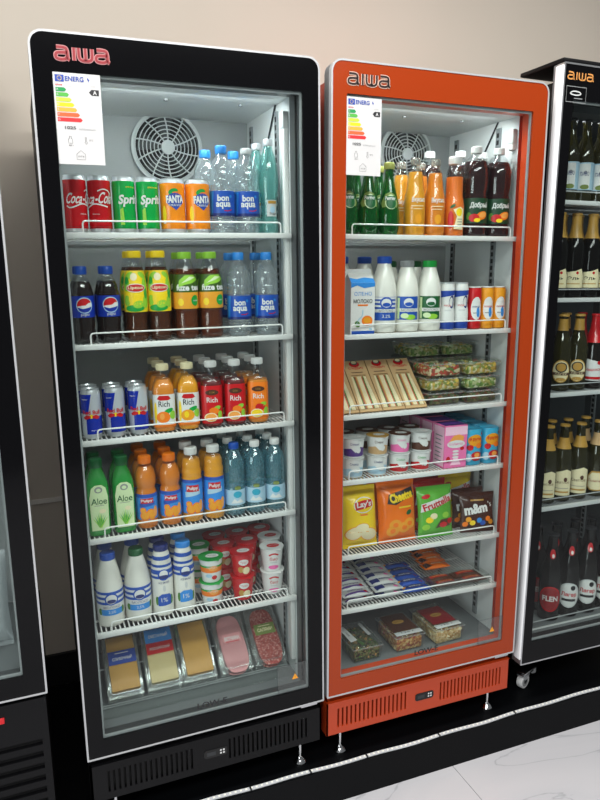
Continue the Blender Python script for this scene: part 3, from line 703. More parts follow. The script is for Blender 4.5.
for i in range(3): lip += [(.0292, .018+i*.018), (.0272, .027+i*.018)]
lip += [(.0295, .074), (.0305, .085), (.0305, .120), (.0296, .145), (.0268, .172), (.0240, .188), (.0205, .203), (.0178, .214), (.0170, .219), (.0168, .234)]
def lip_label(m, p):
    m.band(p, .078, .186, 'yellow', .0006); s = p.smap(.030)
    for (u, v, a, b, r) in ((-.020, .172, .016, .008, .6), (.022, .174, .014, .007, -.5), (-.026, .150, .010, .018, 0), (.027, .148, .009, .020, 0), (-.025, .108, .010, .014, 0), (.027, .104, .010, .016, 0)): m.oval(s, u, v, a, b, 'lime', .0008, r)
    for (u, v, a, b, r) in ((-.026, .160, .008, .010, 0), (.029, .126, .007, .014, 0), (-.004, .088, .026, .009, 0)): m.oval(s, u, v, a, b, 'green', .0009, r)
    m.oval(s, .0, .112, .019, .018, 'yellow', .0010); m.oval(s, .006, .098, .014, .010, 'lime', .0011, .2); m.oval(s, -.004, .170, .010, .010, 'cream', .0009)
    m.oval(s, 0, .141, .0265, .0115, 'white', .0012); m.oval(s, 0, .141, .0245, .0095, 'red', .0014); m.text(s, 'Lipton', 0, .141, .0105, 'cream', .0018, width=.040, bold=.02)
bottle('lipton', 'iced_tea_bottle', 'bottle', lip, 'petsmooth', (.0190, .219, .237, 'yellow'), 'tea', .195, lip_label)
fuz = [(.020, 0), (.0295, .003), (.0325, .012)]
for i in range(3): fuz += [(.0325, .018+i*.02), (.0308, .028+i*.02)]
fuz += [(.0325, .078), (.0335, .084), (.0335, .130), (.0322, .150), (.0292, .172), (.0262, .186), (.0215, .201), (.0180, .211), (.0170, .215), (.0168, .230)]
mat('fuzegreen', '#3c5a1c', .4); mat('fuzeorange', '#e8a02c', .4)
def fuz_label(m, p):
    m.band(p, .082, .174, 'fuzegreen', .0006); m.band(p, .082, .126, 'fuzeorange', .0008); s = p.smap(.033)
    m.art(s, [(-.030, .134), (-.026, .158), (-.010, .171), (.018, .172), (.034, .160), (.010, .150), (-.012, .146)], 'lime', .0009); m.art(s, [(-.020, .150), (.004, .168), (.024, .166), (.004, .158)], 'palegreen', .0011)
    m.text(s, 'fuze tea', .0, .139, .017, 'white', .0014, width=.068, bold=.03)
    m.oval(s, .018, .104, .0125, .0145, 'green', .0011); m.text(s, 'ЛАЙМ', .018, .104, .0045, 'white', .0014, bold=.02)
    m.oval(s, -.022, .100, .008, .010, 'yellow', .0010)
bottle('fuze', 'iced_tea_bottle', 'bottle', fuz, 'petsmooth', (.0185, .215, .233, 'lime'), 'teared', .188, fuz_label)

# ---- small glass juices
rich = [(.022, 0, 2.6), (.0285, .003, 3), (.0300, .012, 3.4), (.0300, .118, 3.4), (.0280, .130, 3), (.0215, .143, 2.4), (.0170, .150, 2), (.0150, .158, 2), (.0146, .184, 2)]
def rich_white(fruit, leaf):
    def f(m, p):
        m.band(p, .014, .106, 'white', .0006); s = p.smap(.030)
        m.band(p, .014, .022, 'orange', .0008); m.art(s, [(-.017, .094), (-.012, .103), (.012, .103), (.017, .094), (.010, .090), (-.010, .090)], 'red', .0010)
        m.text(s, 'Rich', .0, .080, .016, 'ink', .0010, width=.028, bold=.01)
        m.oval(s, .010, .060, .013, .006, 'green', .0009, .5); m.oval(s, .021, .048, .008, .012, 'lime', .0009); m.oval(s, -.003, .043, .017, .016, fruit, .0011); m.oval(s, -.006, .045, .006, .009, leaf, .0013); m.oval(s, -.022, .055, .004, .030, 'yellow', .0009)
    return f
def rich_red(base, fruit):
    def f(m, p):
        m.band(p, .012, .120, base, .0006); s = p.smap(.030)
        m.oval(s, 0, .101, .017, .008, 'brown', .0010); m.text(s, 'СОК', 0, .101, .005, 'gold', .0013)
        m.text(s, 'Rich', 0, .080, .015, 'white', .0010, width=.028, bold=.01)
        m.oval(s, .012, .056, .010, .006, 'lime', .0009, .5); m.oval(s, .004, .048, .013, .010, 'red' if base != 'red' else 'orange', .0010); m.oval(s, -.004, .030, .017, .013, 'cream', .0012); m.oval(s, -.004, .030, .014, .0105, fruit, .0014); m.oval(s, .020, .036, .006, .012, 'lime', .0009)
    return f
bottle('rich_peach', 'juice_bottle', 'bottle', rich, 'petsmooth', (.0170, .170, .187, 'cream'), 'peachjuice', .146, rich_white('orange', 'peach'), seg=32)
bottle('rich_orange', 'juice_bottle', 'bottle', rich, 'petsmooth', (.0170, .170, .187, 'cream'), 'orangejuice', .150, rich_white('amber', 'yellow'), seg=32)
bottle('rich_red', 'juice_bottle', 'bottle', rich, 'petsmooth', (.0170, .170, .187, 'white'), 'redjuice', .132, rich_red('red', 'peach'), seg=32)
bottle('rich_grape', 'juice_bottle', 'bottle', rich, 'petsmooth', (.0170, .170, .187, 'white'), 'peachjuice', .126, rich_red('orange', 'yellow'), seg=32)

# ---- aloe and pulp drinks
aloe = [(.024, 0, 3), (.0285, .003, 4), (.0295, .012, 5), (.0295, .135, 5), (.0280, .150, 4), (.0225, .170, 2.6), (.0160, .184, 2), (.0150, .192, 2), (.0148, .210, 2)]
def aloe_label(m, p):
    s = p.smap(.0295); a = [(-.020, .018), (.020, .018), (.0215, .110), (.017, .138), (.009, .146), (-.009, .146), (-.017, .138), (-.0215, .110)]
    m.art(s, a, 'palegreen', .0006); m.oval(s, 0, .133, .010, .009, 'grey', .0009); m.oval(s, 0, .132, .006, .005, 'palegreen', .0011)
    m.text(s, 'Aloe', 0, .101, .018, 'darkgreen', .0010, width=.037, bold=.01); m.rect(s, -.012, .012, .088, .0895, 'grey', .0009)
    for k in range(9):
        t = -1.0+k*.25; m.art(s, [(-.003, .026), (.003, .026), (.020*t*.9, .056+.016*(1-abs(t)))], 'green' if k % 2 else 'lime', .0009+.0001*k)
    m.oval(s, .007, .072, .008, .006, 'cream', .0009)
bottle('aloe', 'aloe_drink_bottle', 'bottle', aloe, 'aloegreen', (.0175, .190, .215, 'darkgreen'), label=aloe_label, seg=36)
pul = [(.020, 0), (.0280, .003), (.0300, .010), (.0300, .022), (.0290, .028), (.0300, .034), (.0300, .104), (.0260, .114), (.0255, .118), (.0290, .126), (.0300, .138), (.0300, .148), (.0275, .162), (.0215, .175), (.0170, .182), (.0155, .188), (.0152, .202)]
def pulp_label(z1, red):
    def f(m, p):
        m.band(p, .028, z1, 'skyblue', .0006); s = p.smap(.030); m.band(p, z1-.010, z1, 'blue', .0008); k = z1-.028
        m.art(s, [(-.022, .028+k*.48), (.022, .028+k*.56), (.022, .028+k*.70), (-.022, .028+k*.64)], 'blue' if not red else 'paleblue', .0008)
        rz = .028+k*.74
        m.rect(s, -.018, .018, rz-k*.10, rz+k*.10, 'red', .0010); m.text(s, 'Pulpy', 0, rz, k*.13, 'white', .0014, width=.032, bold=.03)
        for (u, v, a) in ((-.007, .040, .014), (.009, .048, .012), (-.012, .056, .009), (.013, .036, .010)): m.oval(s, u, v, a, a, 'orange', .0010); m.oval(s, u, v, a*.75, a*.75, 'amber', .0012)
        m.oval(s, .024, .05, .007, .016, 'peach', .0011)
    return f
bottle('pulp_orange', 'orange_drink_bottle', 'bottle', pul, 'petsmooth', (.0178, .186, .207, 'orange'), 'pulp', .178, pulp_label(.103, False))
pul2 = [(.020, 0), (.0280, .003), (.0300, .010), (.0300, .130), (.0285, .136), (.0300, .142), (.0295, .152), (.0270, .160), (.0285, .166), (.0262, .178), (.0190, .192), (.0155, .198), (.0152, .212)]
bottle('pulp_white', 'orange_drink_bottle', 'bottle', pul2, 'petsmooth', (.0178, .197, .218, 'white'), 'yellowjuice', .186, pulp_label(.128, True))

# ---- milk
milk = [(.030, 0), (.0360, .003), (.0375, .012), (.0378, .100), (.0365, .120), (.0310, .150), (.0245, .176), (.0205, .190), (.0185, .197), (.0182, .210)]
def milk_stripes(m, p):
    m.band(p, .034, .112, 'white', .0005); s = p.smap(.0378)
    for z in (.070, .085, .100): m.band(p, z, z+.008, 'blue', .0007)
    m.oval(s, 0, .086, .019, .018, 'blue', .0010); m.oval(s, 0, .086, .015, .014, 'white', .0012); m.oval(s, 0, .080, .012, .006, 'navy', .0014)
    m.rect(s, -.032, .032, .058, .067, 'white', .0010); m.text(s, 'МОЛОКО', 0, .0625, .0075, 'navy', .0013, width=.046)
    m.rect(s, -.030, .030, .038, .056, 'skyblue', .0010); m.text(s, '2,5%', 0, .047, .009, 'white', .0013)
    for a in (-1, 1): m.oval(s, a*.034, .048, .007, .010, 'leaf', .0009)
bottle('milk_blue', 'milk_bottle', 'bottle', milk, 'milk', (.0205, .194, .214, 'blue'), label=milk_stripes)
bottle('milk_green', 'milk_bottle', 'bottle', milk, 'milk', (.0205, .194, .214, 'darkgreen'), label=milk_stripes)
ken = [(.026, 0), (.0300, .003), (.0312, .010), (.0312, .140), (.0300, .146), (.0280, .152), (.0280, .166), (.0250, .170), (.0245, .186), (.0215, .190), (.0205, .198)]
def ken_label(badge):
    def f(m, p):
        s = p.smap(.031)
        for z0, z1 in ((.118, .126), (.132, .145), (.152, .160), (.172, .184)): m.band(p, z0, z1, 'blue', .0006)
        m.oval(s, 0, .130, .017, .017, 'blue', .0010); m.oval(s, 0, .132, .012, .012, 'white', .0012); m.oval(s, 0, .124, .014, .006, 'navy', .0014)
        m.text(s, 'КЕФИР', 0, .106, .007, 'navy', .0010, width=.030); m.oval(s, 0, .088, .004, .010, 'lightgrey', .0008)
        m.art(s, [(-.019, .062), (-.008, .071), (.014, .070), (.020, .062), (.019, .036), (-.019, .034)], badge, .0009); m.text(s, '1%', -.001, .053, .013, 'white', .0013)
        for a in (-1, 1): m.oval(s, a*.022, .050, .005, .014, 'leaf', .0008)
    return f
bottle('kefir_dark', 'kefir_bottle', 'bottle', ken, 'milk', (.0215, .197, .215, 'navy'), label=ken_label('blue'))
bottle('kefir_light', 'kefir_bottle', 'bottle', ken, 'milk', (.0215, .197, .215, 'skyblue'), label=ken_label('skyblue'))
milk2 = [(.030, 0), (.0360, .003), (.0378, .012), (.0378, .120), (.0365, .138), (.0310, .168), (.0240, .192), (.0205, .204), (.0192, .209), (.0190, .222)]
def milk_panel(base, white):
    def f(m, p):
        s = p.smap(.0378); m.rect(s, -.036, .036, .038, .108, base, .0006)
        if white: 
            for z in (.078, .090, .101): m.rect(s, -.040, .040, z, z+.006, 'white', .0008)
        m.oval(s, .002, .090, .020, .018, base, .0010); m.oval(s, .002, .090, .015, .013, 'white', .0012); m.oval(s, .002, .085, .012, .006, base, .0014)
        m.rect(s, -.036, .036, .062, .072, 'white', .0010); m.text(s, 'МОЛОКО', .002, .067, .0075, 'ink', .0013, width=.044)
        if white: m.text(s, '3,2%', .002, .050, .011, 'white', .0013)
        else: m.oval(s, .008, .046, .018, .008, 'lime', .0011); m.oval(s, -.010, .050, .012, .008, 'palegreen', .0012); m.rect(s, -.034, -.026, .040, .104, 'palegreen', .0010)
    return f
bottle('milk_b', 'milk_bottle', 'bottle', milk2, 'milk', (.0215, .206, .227, 'blue'), label=milk_panel('blue', True))
bottle('milk_g', 'milk_bottle', 'bottle', [(r, z*.945) for r, z in milk2], 'milk', (.0215, .195, .214, 'grey'), label=milk_panel('blue', False))
bottle('milk_n', 'milk_bottle', 'bottle', [(r, z*.945) for r, z in milk2], 'milk', (.0215, .195, .215, 'green'), label=milk_panel('darkgreen', False))
bottle('milk_d', 'milk_bottle', 'bottle', [(r, z*.945) for r, z in milk2], 'milk', (.0215, .195, .214, 'darkgreen'), label=milk_panel('darkgreen', False))

# ---- yogurt cups
def cup(key, lid, body, art, R=.036, r=.0275, H=.074, name='yogurt_cup'):
    root = proto(key, name, 'yogurt cup'); p = Prof([(r*.92, 0), (r, .002), (R*.955, H-.010), (R*.97, H-.002), (R*1.03, H-.0015), (R*1.03, H)])
    m = MB(); m.lathe(p, body, 28); art(m, p, p.smap(R)); m.build('cup', root)
    l = MB(); l.lathe(Prof([(R*1.05, H), (R*1.05, H+.0008), (.001, H+.001)]), lid, 28, top=False); q = plane((0, 0, H+.001), (1, 0, 0), (0, 1, 0), (0, 0, 1))
    l.oval(q, .004, 0, R*.55, R*.4, 'white' if lid != 'white' else 'red', .0004, mx=1); l.text(q, 'йогурт', .004, 0, .008, 'ink' if lid != 'white' else 'white', .0008, mx=1)
    l.art(q, [(R*.2, -R*1.03), (R*.6, -R*.85), (R*.55, -R*1.16)], lid, -.0004, mx=1); l.build('lid', root)
    return root
def cup_green(m, p, s):
    m.band(p, .034, .050, 'orange', .0006); m.band(p, .050, .056, 'green', .0006); m.oval(s, .004, .048, .016, .008, 'peach', .0009); m.text(s, 'Йогурт', 0, .052, .010, 'white', .0012, width=.034); m.oval(s, .008, .018, .010, .007, 'red', .0008); m.oval(s, -.012, .024, .012, .006, 'paleblue', .0008)
cup('cup_green', 'green', 'white', cup_green)
def cup_red(m, p, s):
    m.oval(s, 0, .050, .017, .010, 'white', .0008); m.text(s, 'Чудо', 0, .050, .009, 'red', .0011, width=.024); m.oval(s, .010, .022, .014, .012, 'cream', .0008); m.oval(s, -.010, .026, .010, .010, 'gold', .0008)
cup('cup_red', 'red', 'redcan', cup_red)
def cup_white(m, p, s):
    m.ribbon(s, [(-.016, .056), (0, .063), (.016, .056)], .005, 'red', .0008, smooth=1); m.text(s, 'био', 0, .044, .012, 'red', .0010); m.rect(s, -.012, .012, .030, .034, 'lightgrey', .0008); m.oval(s, 0, .016, .020, .007, 'pink', .0008)
cup('cup_white', 'white', 'white', cup_white)
def small(c, c2):
    def f(m, p, s):
        m.art(s, [(-.045, .006), (.045, .006), (.045, .030), (.020, .036), (.004, .018), (-.012, .032), (-.045, .026)], c, .0006)
        m.text(s, 'Сливки', .0, .046, .008, c2, .0010, width=.028); m.oval(s, .014, .026, .009, .009, 'white', .0009)
    return f
cup('cup_purple', 'lightgrey', 'white', small('purple', 'purple'), .0345, .0295, .062); cup('cup_beige', 'gold', 'white', small('kraft', 'brown'), .0345, .0295, .062)
cup('cup_pink', 'brown', 'white', small('pink', 'pink'), .0345, .0295, .062); cup('cup_choc', 'lightgrey', 'white', small('brown', 'brown'), .0345, .0295, .062)
cup('cup_plain', 'lightgrey', 'white', small('paleblue', 'navy'), .0345, .0295, .062); cup('cup_berry', 'lightgrey', 'white', small('redcan', 'green'), .0345, .0295, .062); cup('cup_brownlid', 'brown', 'white', small('brown', 'brown'), .0345, .0295, .062)

# ---- juices and sparkling drinks of the orange fridge
per = [(.018, 0), (.0275, .003), (.0325, .020), (.0345, .045), (.0335, .070), (.0290, .100), (.0225, .128), (.0165, .152), (.0135, .172), (.0130, .195), (.0138, .200)]; per = [(q[0]*0.96,) + tuple(q[1:]) for q in per]
def per_label(m, p):
    s = p.smap(.0345); m.art(s, [(-.020, .118), (-.034, .092), (-.026, .080), (0, .084), (.026, .080), (.034, .092), (.020, .118), (0, .124)], 'olivepaint', .0006); m.oval(s, .004, .096, .021, .021, 'palegreen', .0009); m.oval(s, .005, .095, .0185, .0185, 'darkgreen', .0011)
    m.rect(s, -.022, .026, .100, .113, 'darkgreen', .0013); m.text(s, 'Perrier', .002, .1065, .011, 'white', .0016, width=.040, bold=.02)
bottle('perrier', 'sparkling_water_bottle', 'bottle', per, 'greenglass', (.0152, .190, .209, 'goldcap'), label=per_label) if mat('goldcap', '#b9bf6a', .35, .4) else None
glj = [(.024, 0), (.0335, .003), (.0360, .010), (.0360, .100), (.0335, .118), (.0285, .140), (.0255, .160), (.0235, .182), (.0205, .192), (.0145, .200), (.0135, .212)]; glj = [(q[0]*0.9,) + tuple(q[1:]) for q in glj]
def glj_label(m, p):
    s = p.smap(.036); m.text(s, 'Вкусно', .004, .104, .018, 'white', .0010, width=.046, bold=.02, mx=.005); m.rect(s, -.018, .022, .086, .0885, 'cream', .0008)
    m.rect(s, -.014, .018, .078, .080, 'cream', .0008); m.oval(s, .004, .050, .012, .014, 'amber', .0007)
bottle('glass_yellow', 'juice_bottle', 'bottle', glj, 'petsmooth', (.0140, .206, .226, 'clearcap'), 'yellowjuice', .186, glj_label) if (clear('clearcap', '#e4e2dc', .1, .5, .3, '#d0ccc4', .15) or True) else None
bottle('glass_orange', 'juice_bottle', 'bottle', glj, 'petsmooth', (.0140, .206, .226, 'clearcap'), 'orangejuice2', .185, glj_label) if mat('orangejuice2', '#f08a1c', .3) else None
crt = [(.024, 0), (.0335, .003), (.0355, .010), (.0355, .090), (.0330, .105), (.0290, .122), (.0285, .180), (.0270, .192), (.0235, .202), (.0185, .212), (.0182, .224)]; crt = [(q[0]*0.915,) + tuple(q[1:]) for q in crt]
def crt_label(m, p):
    s = p.smap(.0355); m.art(s, [(-.010, .022), (.024, .020), (.026, .080), (.012, .088), (-.012, .080), (.0, .060)], 'cream', .0006); m.oval(s, .008, .072, .011, .012, 'yellow', .0009); m.oval(s, -.020, .050, .010, .026, 'red', .0007); m.oval(s, -.014, .090, .010, .004, 'darkgreen', .0009, .5)
    for z in (.050, .042, .034): m.rect(s, .002, .020, z, z+.003, 'grey', .0009)
bottle('carrot', 'juice_bottle', 'bottle', crt, 'petsmooth', (.0200, .214, .236, 'white'), 'carrotjuice', .176, crt_label)
dob = [(.026, 0), (.0385, .003), (.0415, .012), (.0405, .030), (.0392, .040), (.0392, .118), (.0370, .128), (.0400, .150), (.0415, .175), (.0405, .200), (.0350, .222), (.0240, .238), (.0160, .246), (.0145, .252), (.0142, .264)]
mat('dobgreen', '#123d24', .4)
def dob_label(m, p):
    m.band(p, .041, .116, 'dobgreen', .0006); s = p.smap(.0395); m.text(s, 'Добрый', .006, .094, .020, 'white', .0012, width=.058, bold=.03, shear=.12)
    m.oval(s, .016, .064, .020, .012, 'orange', .0009, .3); m.oval(s, .019, .066, .014, .008, 'peach', .0011, .3); m.oval(s, -.010, .057, .016, .012, 'red', .0010); m.oval(s, .0, .050, .010, .006, 'yellow', .0012); m.oval(s, -.026, .062, .008, .012, 'leaf', .0009)
bottle('dark_soda', 'soda_bottle', 'bottle', dob, 'petsmooth', (.0165, .250, .270, 'white'), 'sodadark', .226, dob_label)

# ---- carton, small drinking yogurts
root = proto('carton', 'milk_carton', 'carton'); m = MB(); w, d, h, hg = .037, .037, .150, .190
m.add([(-w, -d, 0), (w, -d, 0), (w, d, 0), (-w, d, 0), (-w, -d, h), (w, -d, h), (w, d, h), (-w, d, h), (-w, 0, hg-.012), (w, 0, hg-.012), (-w, 0, hg), (w, 0, hg), (-w, .0015, hg), (w, .0015, hg)], [(3, 2, 1, 0), (0, 1, 5, 4), (1, 2, 6, 5), (2, 3, 7, 6), (3, 0, 4, 7), (4, 5, 9, 8), (6, 7, 8, 9), (4, 8, 7), (5, 6, 9), (8, 9, 11, 10), (9, 8, 12, 13), (10, 11, 13, 12)], 'white')
s = plane((0, -d, 0)); m.rect(s, -w, w, 0, .010, 'blue', .0004, mx=1); m.art(s, [(-w, .150), (-w, .136), (-.018, .143), (.004, .135), (w, .140), (w, .150)], 'skyblue', .0004, mx=1)
m.text(s, 'ОЛЕНО', 0, .119, .011, 'skyblue', .0006, width=.054, mx=1); m.text(s, 'МОЛОКО', 0, .097, .012, 'ink', .0006, width=.058, bold=.02, mx=1); m.rect(s, -.016, .016, .083, .088, 'orange', .0005, mx=1)
m.oval(s, .014, .040, .017, .015, 'orange', .0005, mx=1); m.oval(s, .014, .041, .011, .009, 'amber', .0007, mx=1); m.ribbon(s, [(.0, .072), (.0, .055), (-.012, .044), (-.020, .030)], .004, 'paleblue', .0005, smooth=1); m.oval(s, -.016, .030, .008, .010, 'leaf', .0005, .5, mx=1)
m.rect(s, .020, .030, .012, .018, 'paleblue', .0005, mx=1)
sl = plane((0, -d, h), (1, 0, 0), (0, d/math.hypot(d, hg-.012-h), (hg-.012-h)/math.hypot(d, hg-.012-h)), (0, -.7, .7)); m.art(sl, [(-w, 0), (w, 0), (w, .020), (.01, .026), (-.015, .018), (-w, .024)], 'skyblue', .0006, mx=1)
m.build('box', root)
imu = [(.018, 0), (.0225, .002), (.0235, .012), (.0235, .046), (.0220, .060), (.0190, .076), (.0218, .096), (.0228, .118), (.0205, .130), (.0195, .136)]
def imu_label(m, p):
    m.band(p, .004, .126, 'white', .0005); s = p.smap(.0235); m.band(p, .004, .026, 'flagblue', .0007); m.art(s, [(-.036, .100), (.036, .112), (.036, .124), (-.036, .122)], 'flagblue', .0008); m.oval(s, .012, .088, .010, .020, 'navy', .0009); m.oval(s, .010, .088, .007, .014, 'white', .0011)
    m.text(s, 'имун', -.004, .076, .008, 'red', .0012, width=.024); m.rect(s, -.012, .010, .060, .064, 'lightgrey', .0008)
def mini(key, prof, body, art, z1, foil):
    root = proto(key, 'drinking_yogurt', 'drinking yogurt'); p = Prof(prof); m = MB(); m.lathe(p, body, 24); m.build('bottle', root)
    m = MB(); art(m, p); m.build('label', root); r = p.p[-1][0]
    MB().lathe(Prof([(r+.001, z1-.003), (r+.0018, z1-.001), (r+.0015, z1+.0005), (.001, z1+.001)]), foil, 22, bottom=False, top=False).build('foil_lid', root)
mini('mini_white', [(r, z*1.08) for r, z in imu], 'white', lambda m, p: imu_label(m, p), .147, 'silver')
act = [(.0185, 0), (.0235, .002), (.0245, .010), (.0245, .050), (.0232, .066), (.0225, .080), (.0238, .100), (.0238, .118), (.0220, .128), (.0215, .133)]; act = [(q[0]*0.925,) + tuple(q[1:]) for q in act]
def act_label(c):
    def f(m, p):
        m.band(p, .003, .126, c, .0005); s = p.smap(.0245); m.oval(s, .004, .066, .020, .036, 'white', .0008); m.text(s, 'иммуно', .004, .070, .008, 'red' if c != 'red' else 'navy', .0012, width=.030); m.oval(s, .010, .054, .006, .016, 'skyblue', .0011); m.rect(s, -.008, .012, .050, .053, 'grey', .0010)
    return f
mini('mini_red', act, 'redcan', act_label('red'), .1335, 'white'); mini('mini_yellow', act, 'amber', act_label('amber'), .1335, 'white')
# ---- packets, trays and boxes
def solo(key, mb, name, cat, angle=38):
    o = mb.build(name, angle=angle); o['category'] = cat; PRO[key] = [o, 0]; return o
def pillow(w, h, d, ns=22, seed=0, fin=.012):
    rnd = random.Random(seed); ph = [rnd.uniform(0, 6.28) for _ in range(6)]
    def f(u, v):
        a = min(1, abs(2*u/w)); b = min(1, abs(2*v/h-1)); e = max(0, 1-a**2.6)**.55*max(0, 1-b**3)**.6
        return d/2*e*(1+.05*math.sin(60*u+ph[0])*math.sin(45*v+ph[1])) + .0012*math.sin(130*u+ph[2]+40*v)*min(1, e*2)*(b > .5)
    wx = lambda v: 1-.05*math.sin(math.pi*min(1, max(0, v/h)))
    smap = lambda u, v, hh=0: (u*wx(v), -f(u, v)-.0006-hh, v)
    def mesh(m, key):
        for s in (-1, 1):
            V = []; F = []
            for j in range(ns+1):
                for i in range(ns+1):
                    u = -w/2+w*i/ns; v = h*j/ns; V.append((u*wx(v), s*(f(u, v)+.0004), v))
            for j in range(ns):
                for i in range(ns):
                    a = j*(ns+1)+i; q = (a, a+1, a+ns+2, a+ns+1); F.append(q if s < 0 else q[::-1])
            m.add(V, F, key)
        for z0, z1 in ((-fin, 0), (h, h+fin)):
            for k in range(5):
                zz = z0+(z1-z0)*k/5; m.box(-w/2, w/2, -.0010-.0005*(k % 2), .0010+.0005*(k % 2), zz, zz+(z1-z0)/5, key)
    return smap, mesh
mat('laysyellow', '#f2cf22', .22, bump=(55, .5)); mat('cheeorange', '#ee7210', .22, bump=(55, .5)); mat('frugreen', '#5cae3a', .25, bump=(55, .5)); mat('mmbrown', '#43251c', .22, bump=(55, .5)); mat('redbag', '#b8201c', .25, bump=(55, .5))
s, me = pillow(.122, .174, .074, seed=1); m = MB(); me(m, 'laysyellow')
m.oval(s, .004, .128, .036, .025, 'white', .0006, .1); m.oval(s, .004, .128, .033, .022, 'yellow', .0009, .1); m.art(s, [(-.028, .137), (.000, .142), (.034, .144), (.037, .123), (.010, .117), (-.027, .113)], 'red', .0012)
m.text(s, "Lay's", .005, .129, .024, 'white', .0018, width=.054, bold=.03, shear=.1, rot=.06); m.rect(s, -.012, .016, .095, .100, 'orange', .0008)
for (u, v, a, b, r) in ((-.030, .040, .030, .022, .3), (.020, .034, .034, .022, -.2), (-.006, .056, .026, .016, .1)): m.oval(s, u, v, a, b, 'amber', .0008, r); m.oval(s, u, v, a*.9, b*.88, 'cream', .0010, r)
solo('lays', m, 'crisp_bag', 'crisps')
s, me = pillow(.138, .182, .076, seed=2); m = MB(); me(m, 'cheeorange')
m.art(s, [(-.048, .120), (-.040, .150), (.010, .160), (.050, .168), (.056, .140), (.010, .128), (-.020, .116)], 'ink', .0007); m.text(s, 'Cheetos', .004, .142, .030, 'yellow', .0014, width=.088, bold=.05, rot=.16)
m.rect(s, -.010, .040, .104, .109, 'yellow', .0008); m.oval(s, .030, .088, .012, .007, 'darkgreen', .0007, .4)
for (u, v) in ((-.022, .050), (.010, .040), (-.030, .030), (.030, .052)): m.oval(s, u, v, .022, .018, 'amber', .0008); m.oval(s, u, v, .010, .008, 'cheeorange', .0011)
solo('cheetos', m, 'corn_snack_bag', 'snacks')
def fru(key, base, seed):
    s, me = pillow(.134, .148, .048, seed=seed); m = MB(); me(m, base)
    m.art(s, [(-.062, .076), (.060, .108), (.062, .132), (-.058, .104)], 'white', .0007); m.text(s, 'Fruttella', 0, .104, .024, 'red', .0012, width=.112, bold=.03, rot=.26)
    m.oval(s, -.040, .128, .016, .007, 'red', .0008, .2); m.art(s, [(-.010, .020), (.050, .024), (.044, .050), (.010, .048)], 'brown', .0008)
    for (u, v, c) in ((-.034, .050, 'yellow'), (-.018, .062, 'cream'), (.030, .062, 'lime'), (.050, .040, 'redcan'), (-.045, .026, 'lime'), (.020, .030, 'redcan')): m.oval(s, u, v, .014, .010, c, .0010)
    solo(key, m, 'candy_bag', 'candy')
fru('fru_green', 'frugreen', 3); fru('fru_yellow', 'laysyellow', 4); fru('fru_red', 'redbag', 5); fru('fru_orange', 'cheeorange', 8)
s, me = pillow(.128, .112, .036, seed=6); m = MB(); me(m, 'mmbrown')
m.text(s, 'm&m', -.012, .070, .034, 'white', .0012, width=.086, bold=.05, rot=.12); m.text(s, "'s", .042, .084, .018, 'white', .0012, rot=.12)
for (u, v, c) in ((-.040, .034, 'amber'), (-.025, .022, 'yellow'), (0, .030, 'skyblue'), (.014, .020, 'blue'), (.034, .034, 'orange'), (.046, .022, 'amber'), (-.050, .018, 'orange')): m.oval(s, u, v, .010, .009, c, .0008)
m.rect(s, -.030, .020, .096, .101, 'gold', .0008); solo('mms', m, 'chocolate_candy_bag', 'candy')

# chocolate bars: flow wraps lying flat
def bar(key, base, art, w=.084, d=.040, t=.017):
    s, me = pillow(w, d, t, ns=14, seed=len(key), fin=.0); m = MB(); me(m, base)
    for sx in (-1, 1):
        for k in range(4): m.box(*sorted((sx*(w/2-.001), sx*(w/2+.010))), -.0008, .0008, d*k/4, d*(k+1)/4, base)
    art(m, s); m.move(Matrix.Translation((0, 0, t/2+.0008)) @ Matrix.Rotation(-PI/2, 4, 'X'))
    return solo(key, m, 'chocolate_bar', 'chocolate bar')
bar('bar_white', 'lightgrey', lambda m, s: (m.art(s, [(-.044, .006), (.044, .006), (.044, .016), (-.044, .013)], 'purple', .0006), m.text(s, 'молочный', .0, .026, .009, 'purple', .0009, width=.056, bold=.02), m.oval(s, .034, .014, .008, .006, 'redcan', .0008)))
bar('bar_pink', 'lightgrey', lambda m, s: (m.rect(s, -.044, -.014, .008, .034, 'navy', .0006), m.text(s, 'кокос', .012, .024, .010, 'navy', .0009, width=.042, bold=.02), m.oval(s, .030, .012, .010, .005, 'pink', .0008)))
bar('bar_blue', 'blue', lambda m, s: (m.oval(s, .0, .020, .036, .011, 'navy', .0006), m.text(s, 'вафли', 0, .020, .011, 'white', .0009, width=.046, bold=.02), m.oval(s, .040, .012, .006, .006, 'redcan', .0008), m.oval(s, -.040, .026, .006, .006, 'amber', .0008)))
bar('bar_orange', 'cheeorange', lambda m, s: (m.art(s, [(-.046, .006), (-.020, .006), (-.030, .034), (-.046, .034)], 'mmbrown', .0006), m.text(s, 'арахис', .008, .021, .010, 'cream', .0009, width=.048, bold=.02), m.oval(s, .040, .020, .006, .010, 'redbag', .0008)))
bar('bar_brown', 'brown', lambda m, s: (m.rect(s, -.036, .036, .012, .028, 'redbag', .0006), m.text(s, 'шоколад', 0, .020, .009, 'gold', .0009, width=.056, bold=.02)))

